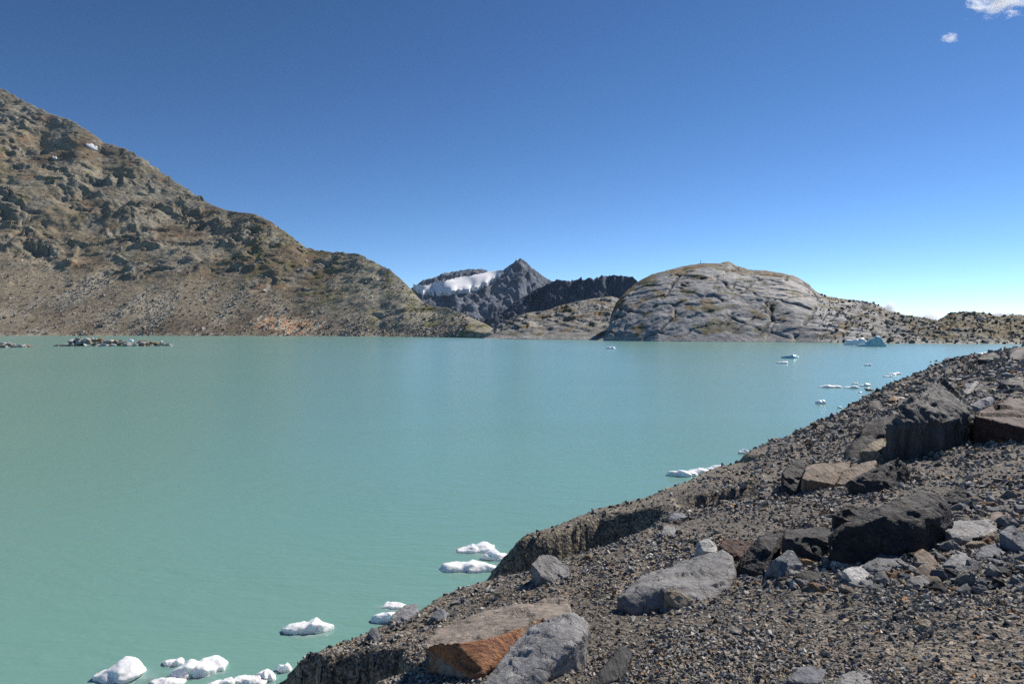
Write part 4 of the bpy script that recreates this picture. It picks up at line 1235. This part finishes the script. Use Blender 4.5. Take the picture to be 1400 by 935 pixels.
FLOES = [  # centre column, waterline row, width, height in pixels, lumps, words
    (165, 931, 76, 34, 3, "big domed white ice block, lone among the cluster under the near bank", 0),
    (268, 922, 70, 26, 4, "tall double-humped ice block in the cluster under the near bank", 0),
    (236, 909, 34, 12, 2, "tilted ice prong pointing away from the double-humped ice block", 0),
    (246, 926, 32, 10, 2, "low ice slab in front of the double-humped ice block", 0),
    (222, 938, 52, 10, 2, "flat ice pan between the domed block and the double-humped block", 0),
    (298, 940, 42, 16, 2, "rounded ice lump right below the double-humped ice block", 0),
    (336, 936, 50, 14, 3, "flat grey-white ice pan beside the rounded ice lump", 0),
    (363, 930, 30, 22, 3, "spiky ice block by the shadowed scarp", 0),
    (386, 918, 22, 18, 2, "leaning ice piece touching the shadowed scarp", 0),
    (422, 866, 56, 24, 4, "single crested white ice floe off the crest of the bank", 0),
    (528, 851, 44, 22, 2, "white ice floe half hidden behind the smooth crest stone", 0),
    (536, 831, 40, 8, 2, "thin ice sliver behind the half hidden floe", 0),
    (652, 755, 58, 16, 4, "upper ice floe of the pair beside the gully mouth", 0),
    (676, 765, 34, 22, 3, "ice lump joined to the upper floe at the gully mouth", 0),
    (640, 780, 68, 16, 4, "long lower ice floe of the pair beside the gully mouth", 0),
    (672, 779, 22, 8, 2, "small ice chip at the end of the long lower floe", 0),
    (936, 651, 36, 15, 3, "largest ice lump of the chain stranded along the mid bank", 0),
    (962, 648, 36, 11, 3, "low middle ice lump of the chain along the mid bank", 0),
    (986, 643, 36, 11, 3, "last ice lump of the chain where it meets the mid bank", 0),
    (1017, 620, 22, 11, 2, "small white ice lump by the little scarp", 0),
    (1084, 490, 30, 8, 3, "turquoise arched ice floe in open water", 1),
    (1072, 497, 20, 5, 2, "white ice floe with a dark speck in front of the arched floe", 0),
    (1137, 530, 32, 5, 3, "long thin ice floe off the far bank", 0),
    (1166, 531, 20, 5, 2, "short flat ice floe between the long thin floe and the bank", 0),
    (1184, 528, 14, 6, 2, "ice floe beside the black rocks at the water's edge", 0),
    (1170, 525, 10, 3, 2, "tiny ice chip behind the short flat floe", 0),
    (1188, 500, 12, 4, 2, "tiny lone ice floe beyond the long thin floe", 0),
    (1224, 512, 22, 4, 2, "flat ice floe drifting behind another just off the far bank", 0),
    (1216, 515, 16, 3, 2, "flat ice floe in front of its twin just off the far bank", 0),
    (1122, 552, 16, 8, 2, "small pronged ice lump off the rocky water's edge", 0),
    (1176, 537, 6, 2.5, 1, "minute ice chip near the black rocks", 0),
    (1149, 558, 8, 4, 1, "minute ice chip touching the bank below the pyramid boulder", 0),
    (835, 477, 14, 5, 2, "lone small white ice floe below the left foot of the rock dome", 0),
    (1173, 472, 28, 15, 4, "lumpy white and dark iceberg half in front of the wing-shaped one", 0),
    (1196, 474, 34, 19, 3, "turquoise wing-shaped iceberg below the low hills", 1),
    (1259, 469, 14, 6, 2, "small white iceberg below the mossy hills", 0),
    (1346, 484, 16, 4, 2, "thin ice floe behind the long dark skyline boulder", 0),
    (1275, 501, 14, 3, 1, "thin ice strip touching the tip of the far bank", 0),
    (178, 469, 8, 4, 1, "small white ice block stranded on the middle of the rocky islet", 0),
]
jobs = []; info = []
for i, (cx, cy, wp, hp, nl, lb, blue) in enumerate(FLOES):
    r2 = np.random.default_rng(300 + i)
    d = EYE * FPX / (cy - HZN)
    k = d / FPX
    W = wp * k; H = hp * k * (0.7 if cy > 600 else 0.8); Dp = W * (0.55 if cy > 600 else 0.6)
    Ps = []
    for j in range(nl):
        ox = (j - (nl - 1) / 2) * W * 0.55 / max(nl, 1) + r2.normal() * 0.04 * W
        oy = r2.normal() * 0.08 * Dp
        ww = W * (1.0 if nl == 1 else r2.uniform(0.62, 0.9)); hh = H * (1.0 if j == nl // 2 else r2.uniform(0.5, 0.9))
        n = 12
        a = np.sort(r2.uniform(0, 6.28, n)); rad = r2.uniform(0.75, 1.05, n)
        low = np.stack([ox + 0.5 * ww * rad * np.cos(a), oy + 0.5 * Dp * rad * np.sin(a), hh * r2.uniform(0.05, 0.5, n)], -1)
        sub = low * np.array([1, 1, 0]) + np.array([0, 0, -0.25 * H])
        m = 8
        a = r2.uniform(0, 6.28, m)
        top = np.stack([ox + 0.36 * ww * np.cos(a) * r2.uniform(0.3, 1, m), oy + 0.34 * Dp * np.sin(a), hh * r2.uniform(0.55, 0.85, m)], -1)
        Ps.append(np.concatenate([low, sub, top]))
    if lb.startswith("turquoise wing"):
        Ps = [np.array([(-.5, -.2, -.1), (.5, -.2, -.1), (.5, .2, -.1), (-.5, .2, -.1), (-.5, 0, .12), (-.1, -.2, .22), (.12, 0, .95), (.25, .1, 1.0), (.36, 0, .85), (.5, -.1, .2)]) * (W, W, H),
              np.array([(-.9, -.1, -.1), (-.3, -.1, -.1), (-.3, .1, -.1), (-.9, .1, -.1), (-.9, 0, .1), (-.3, 0, .3)]) * (W, W, H)]
    c = np.array([(cx - 700.0) / FPX * d, d + 0.5 * Dp * 0.6, 0.0])
    jobs.append((Ps, max(W, 1e-3) / (40 if cy > 600 else 22))); info.append((c, W, H, Dp, lb, blue, cy))
hull_mesh = hull_mesh_any
for i, ((V, F, N), (c, W, H, Dp, lb, blue, cy)) in enumerate(zip(voxelise(jobs), info)):
    q = V / W + i * 3.7
    dsp = W * (0.020 * fbm(q[:, 0] * 4, q[:, 1] * 4, q[:, 2] * 5, 3) + 0.006 * fbm(q[:, 0] * 15, q[:, 1] * 15, q[:, 2] * 15, 2))
    V2 = V + N * dsp[:, None]
    name = "iceberg" if "iceberg" in lb else "ice_floe"
    o = link(name, new_mesh(name, V2, F, BERG if blue else ICE), c + (np.array([0, 0, 0.35 * 6]) * 0))
    if lb.startswith("small white ice block stranded"): o.location.z = 1.0
    tag(o, lb, "iceberg" if name == "iceberg" else "ice floe")
    if cy > 740:
        nr, na = 7, 40
        a = np.linspace(0, 2 * math.pi, na, endpoint=False)
        wob = 1 + 0.28 * fbm(np.cos(a) * 1.5 + i, np.sin(a) * 1.5, 0.5 + i, 3)
        V = []; fade = []
        for j in range(nr):
            t = j / (nr - 1)
            V.append(np.stack([0.74 * W * t * wob * np.cos(a), -0.10 * Dp + 0.85 * Dp * t * wob * np.sin(a), np.full(na, 0.006)], -1))
            fade.append(np.full(na, 1 - sstep(0.35, 1.0, t)))
        V = np.concatenate(V); i0 = np.arange(nr * na).reshape(nr, na)
        F = np.stack([i0[:-1], i0[1:], np.roll(i0, -1, 1)[1:], np.roll(i0, -1, 1)[:-1]], -1).reshape(-1, 4)
        link("submerged_glow", new_mesh("submerged_glow", V, F, ICE_GLOW.m, {"fade": np.concatenate(fade)}), parent=o)  # fading pale disc just above the water, paints the glow of submerged ice

# ------------------------------------------------------------------ rocky islets, rocks at the waterline, post on the dome


def islet(label, px0, px1, py, top, n, seed):
    r2 = np.random.default_rng(seed)
    d0 = EYE * FPX / (py - HZN)
    root = link("rock_islet", None, at((px0 + px1) / 2, py, d0) * np.array([1, 1, 0]))
    tag(root, label, "islet", "rocky islets in the lake")
    base = np.array(root.location)
    for i in range(n):
        px = r2.uniform(px0, px1)
        hgt = float(top(px)) * d0 / FPX
        k = r2.uniform(1.7, 4.2) if hgt > 2 else r2.uniform(1.4, 3.0)
        depth = r2.uniform(-5, 7)
        z = hgt * max(0.0, 1 - abs(depth - 1) / 7) * r2.uniform(0.5, 1.05)
        x = (px - 700) / FPX * d0 - base[0]
        kd = ["grey", "pale", "pale", "tan", "ochre", "pale", "grey"][int(r2.integers(7))]
        o = link("rock", shape_mesh(int(r2.integers(10)), kd), (x, depth, max(z - 0.12 * k, -0.1 * k)), root)
        o.scale = (k * 1.2, k, k * r2.uniform(0.7, 1.1))
        o.rotation_euler = (r2.uniform(-0.4, 0.4), r2.uniform(-0.4, 0.4), r2.uniform(0, 6.28))


islet("long low islet of piled grey and tan rocks off the scree slope", 84, 232, 473, curve([(84, 3), (100, 10), (118, 14), (132, 13), (142, 7), (168, 8), (176, 5), (190, 8), (205, 5), (215, 9), (232, 2)]), 110, 501)
islet("short islet of tan rocks beside the long low islet", -30, 31, 475, curve([(-30, 8), (2, 8), (18, 7), (31, 2)]), 44, 502)
for i, (px, py, s_, lb) in enumerate([(1190, 534, 12, "wet black rock standing in the water at the far bank's edge"), (1183, 532, 7, "small wet black rock beyond the wet rocks at the bank's edge"), (1181, 541, 5, "tiny black rock awash between the ice chip and the bank"),
                                      (1280, 494, 8, "low dark rock awash at the tip of the far bank"), (1272, 495, 5, "tiny dark rock awash beyond the tip of the far bank"), (1196, 538, 9, "broken dark rock between the wet black rock and the bank")]):
    d = EYE * FPX / (py - HZN)
    o = link("shore_rock", shape_mesh(i, "dark"), at(px, py, d) * np.array([1, 1, 0]))
    k = s_ * d / FPX; o.scale = (k, k * 0.8, k * 0.8); o.rotation_euler = (0.1, 0.2, i * 1.3)
    tag(o, lb, "rock", "rocks awash at the far bank")

tp = dome.hit(958, 361.0)
wood = NT("weathered_wood"); wood.b.inputs["Base Color"].default_value = (0.10, 0.075, 0.055, 1); wood.b.inputs["Roughness"].default_value = 0.9
post = link("marker_post", None, tp); tag(post, "thin dark marker post on top of the grey rock dome", "post")
bm = bmesh.new()
bmesh.ops.create_cone(bm, segments=8, radius1=0.22, radius2=0.15, depth=3.4, cap_ends=True)
bmesh.ops.translate(bm, verts=bm.verts, vec=(0, 0, 1.5))
me = bpy.data.meshes.new("pole"); bm.to_mesh(me); bm.free(); me.materials.append(wood.m); link("pole", me, parent=post)
for i in range(4):
    o = link("base_stone", shape_mesh(i, "dark"), (0.5 * math.cos(i * 1.6), 0.5 * math.sin(i * 1.6), 0.1), post); o.scale = (0.9, 0.8, 0.9)

# ------------------------------------------------------------------ clouds, far beyond the mountains


def cloud(label, px, py, wp, hp, d, dens, thr, seed, detail_scale):
    t = NT("cloud_vapour"); t.n.remove(t.b)
    v = t.coords("Object")
    mp = t.node("ShaderNodeMapping"); mp.inputs["Location"].default_value = (seed * 3.1, seed * 1.7, seed * 0.9); t.l(v, mp.inputs[0])
    n = t.noise(mp.outputs[0], detail_scale, 6, 0.62, 0.5)
    ln = t.node("ShaderNodeVectorMath", operation='LENGTH'); t.l(v, ln.inputs[0])
    fall = t.math('MULTIPLY', t.math('POWER', ln.outputs["Value"], 2.0), 0.32)
    f = t.math('SUBTRACT', t.math('SUBTRACT', n, thr), fall)
    f = t.math('MULTIPLY', t.math('MAXIMUM', f, 0.0), dens)
    pv = t.node("ShaderNodeVolumePrincipled"); pv.inputs["Color"].default_value = (0.99, 0.99, 0.99, 1); pv.inputs["Anisotropy"].default_value = 0.3
    t.l(f, pv.inputs["Density"]); t.l(pv.outputs[0], t.n["Material Output"].inputs["Volume"])
    bm = bmesh.new(); bmesh.ops.create_icosphere(bm, subdivisions=3, radius=1.0)
    me = bpy.data.meshes.new("cloud"); bm.to_mesh(me); bm.free(); me.materials.append(t.m)
    o = link("cloud", me, at(px, py, d))
    k = d / FPX
    o.scale = (wp / 2 * k, wp / 3 * k, hp / 2 * k)
    tag(o, label, "cloud")


cloud("torn white cloud high in the blue sky, the larger one", 1366, 2, 130, 70, 9000, 0.06, 0.45, 1, 2.4)
cloud("tiny white wisp below the torn cloud in the blue sky", 1298, 52, 34, 18, 9000, 0.08, 0.40, 2, 2.2)
cloud("small white cumulus peeping over the shoulder of the low hills", 1212, 426, 40, 34, 9000, 0.12, 0.30, 3, 1.6)
cloud("low white cloud in the saddle left of the mossy hills", 1262, 438, 52, 34, 9000, 0.12, 0.30, 4, 1.8)
cloud("white cloud behind the saddle of the mossy hills", 1364, 434, 60, 26, 9000, 0.12, 0.30, 5, 1.8)
scene.cycles.volume_bounces = 3

# ------------------------------------------------------------------ mountain air
hz = NT("mountain_air"); hz.n.remove(hz.b)
pv = hz.node("ShaderNodeVolumePrincipled"); pv.inputs["Color"].default_value = (0.50, 0.70, 1.0, 1); pv.inputs["Density"].default_value = 1.4e-5; pv.inputs["Anisotropy"].default_value = 0.0
hz.l(pv.outputs[0], hz.n["Material Output"].inputs["Volume"])
x0, x1, y0, y1, z0, z1 = -4200.0, 4200.0, -400.0, 6600.0, -90.0, 1000.0
V = np.array([(x, y, z) for x in (x0, x1) for y in (y0, y1) for z in (z0, z1)])
tag(link("haze", new_mesh("haze", V, BOXF, hz.m, smooth=False)), "thin blue mountain air between the camera and the far peaks", "haze", kind="stuff")
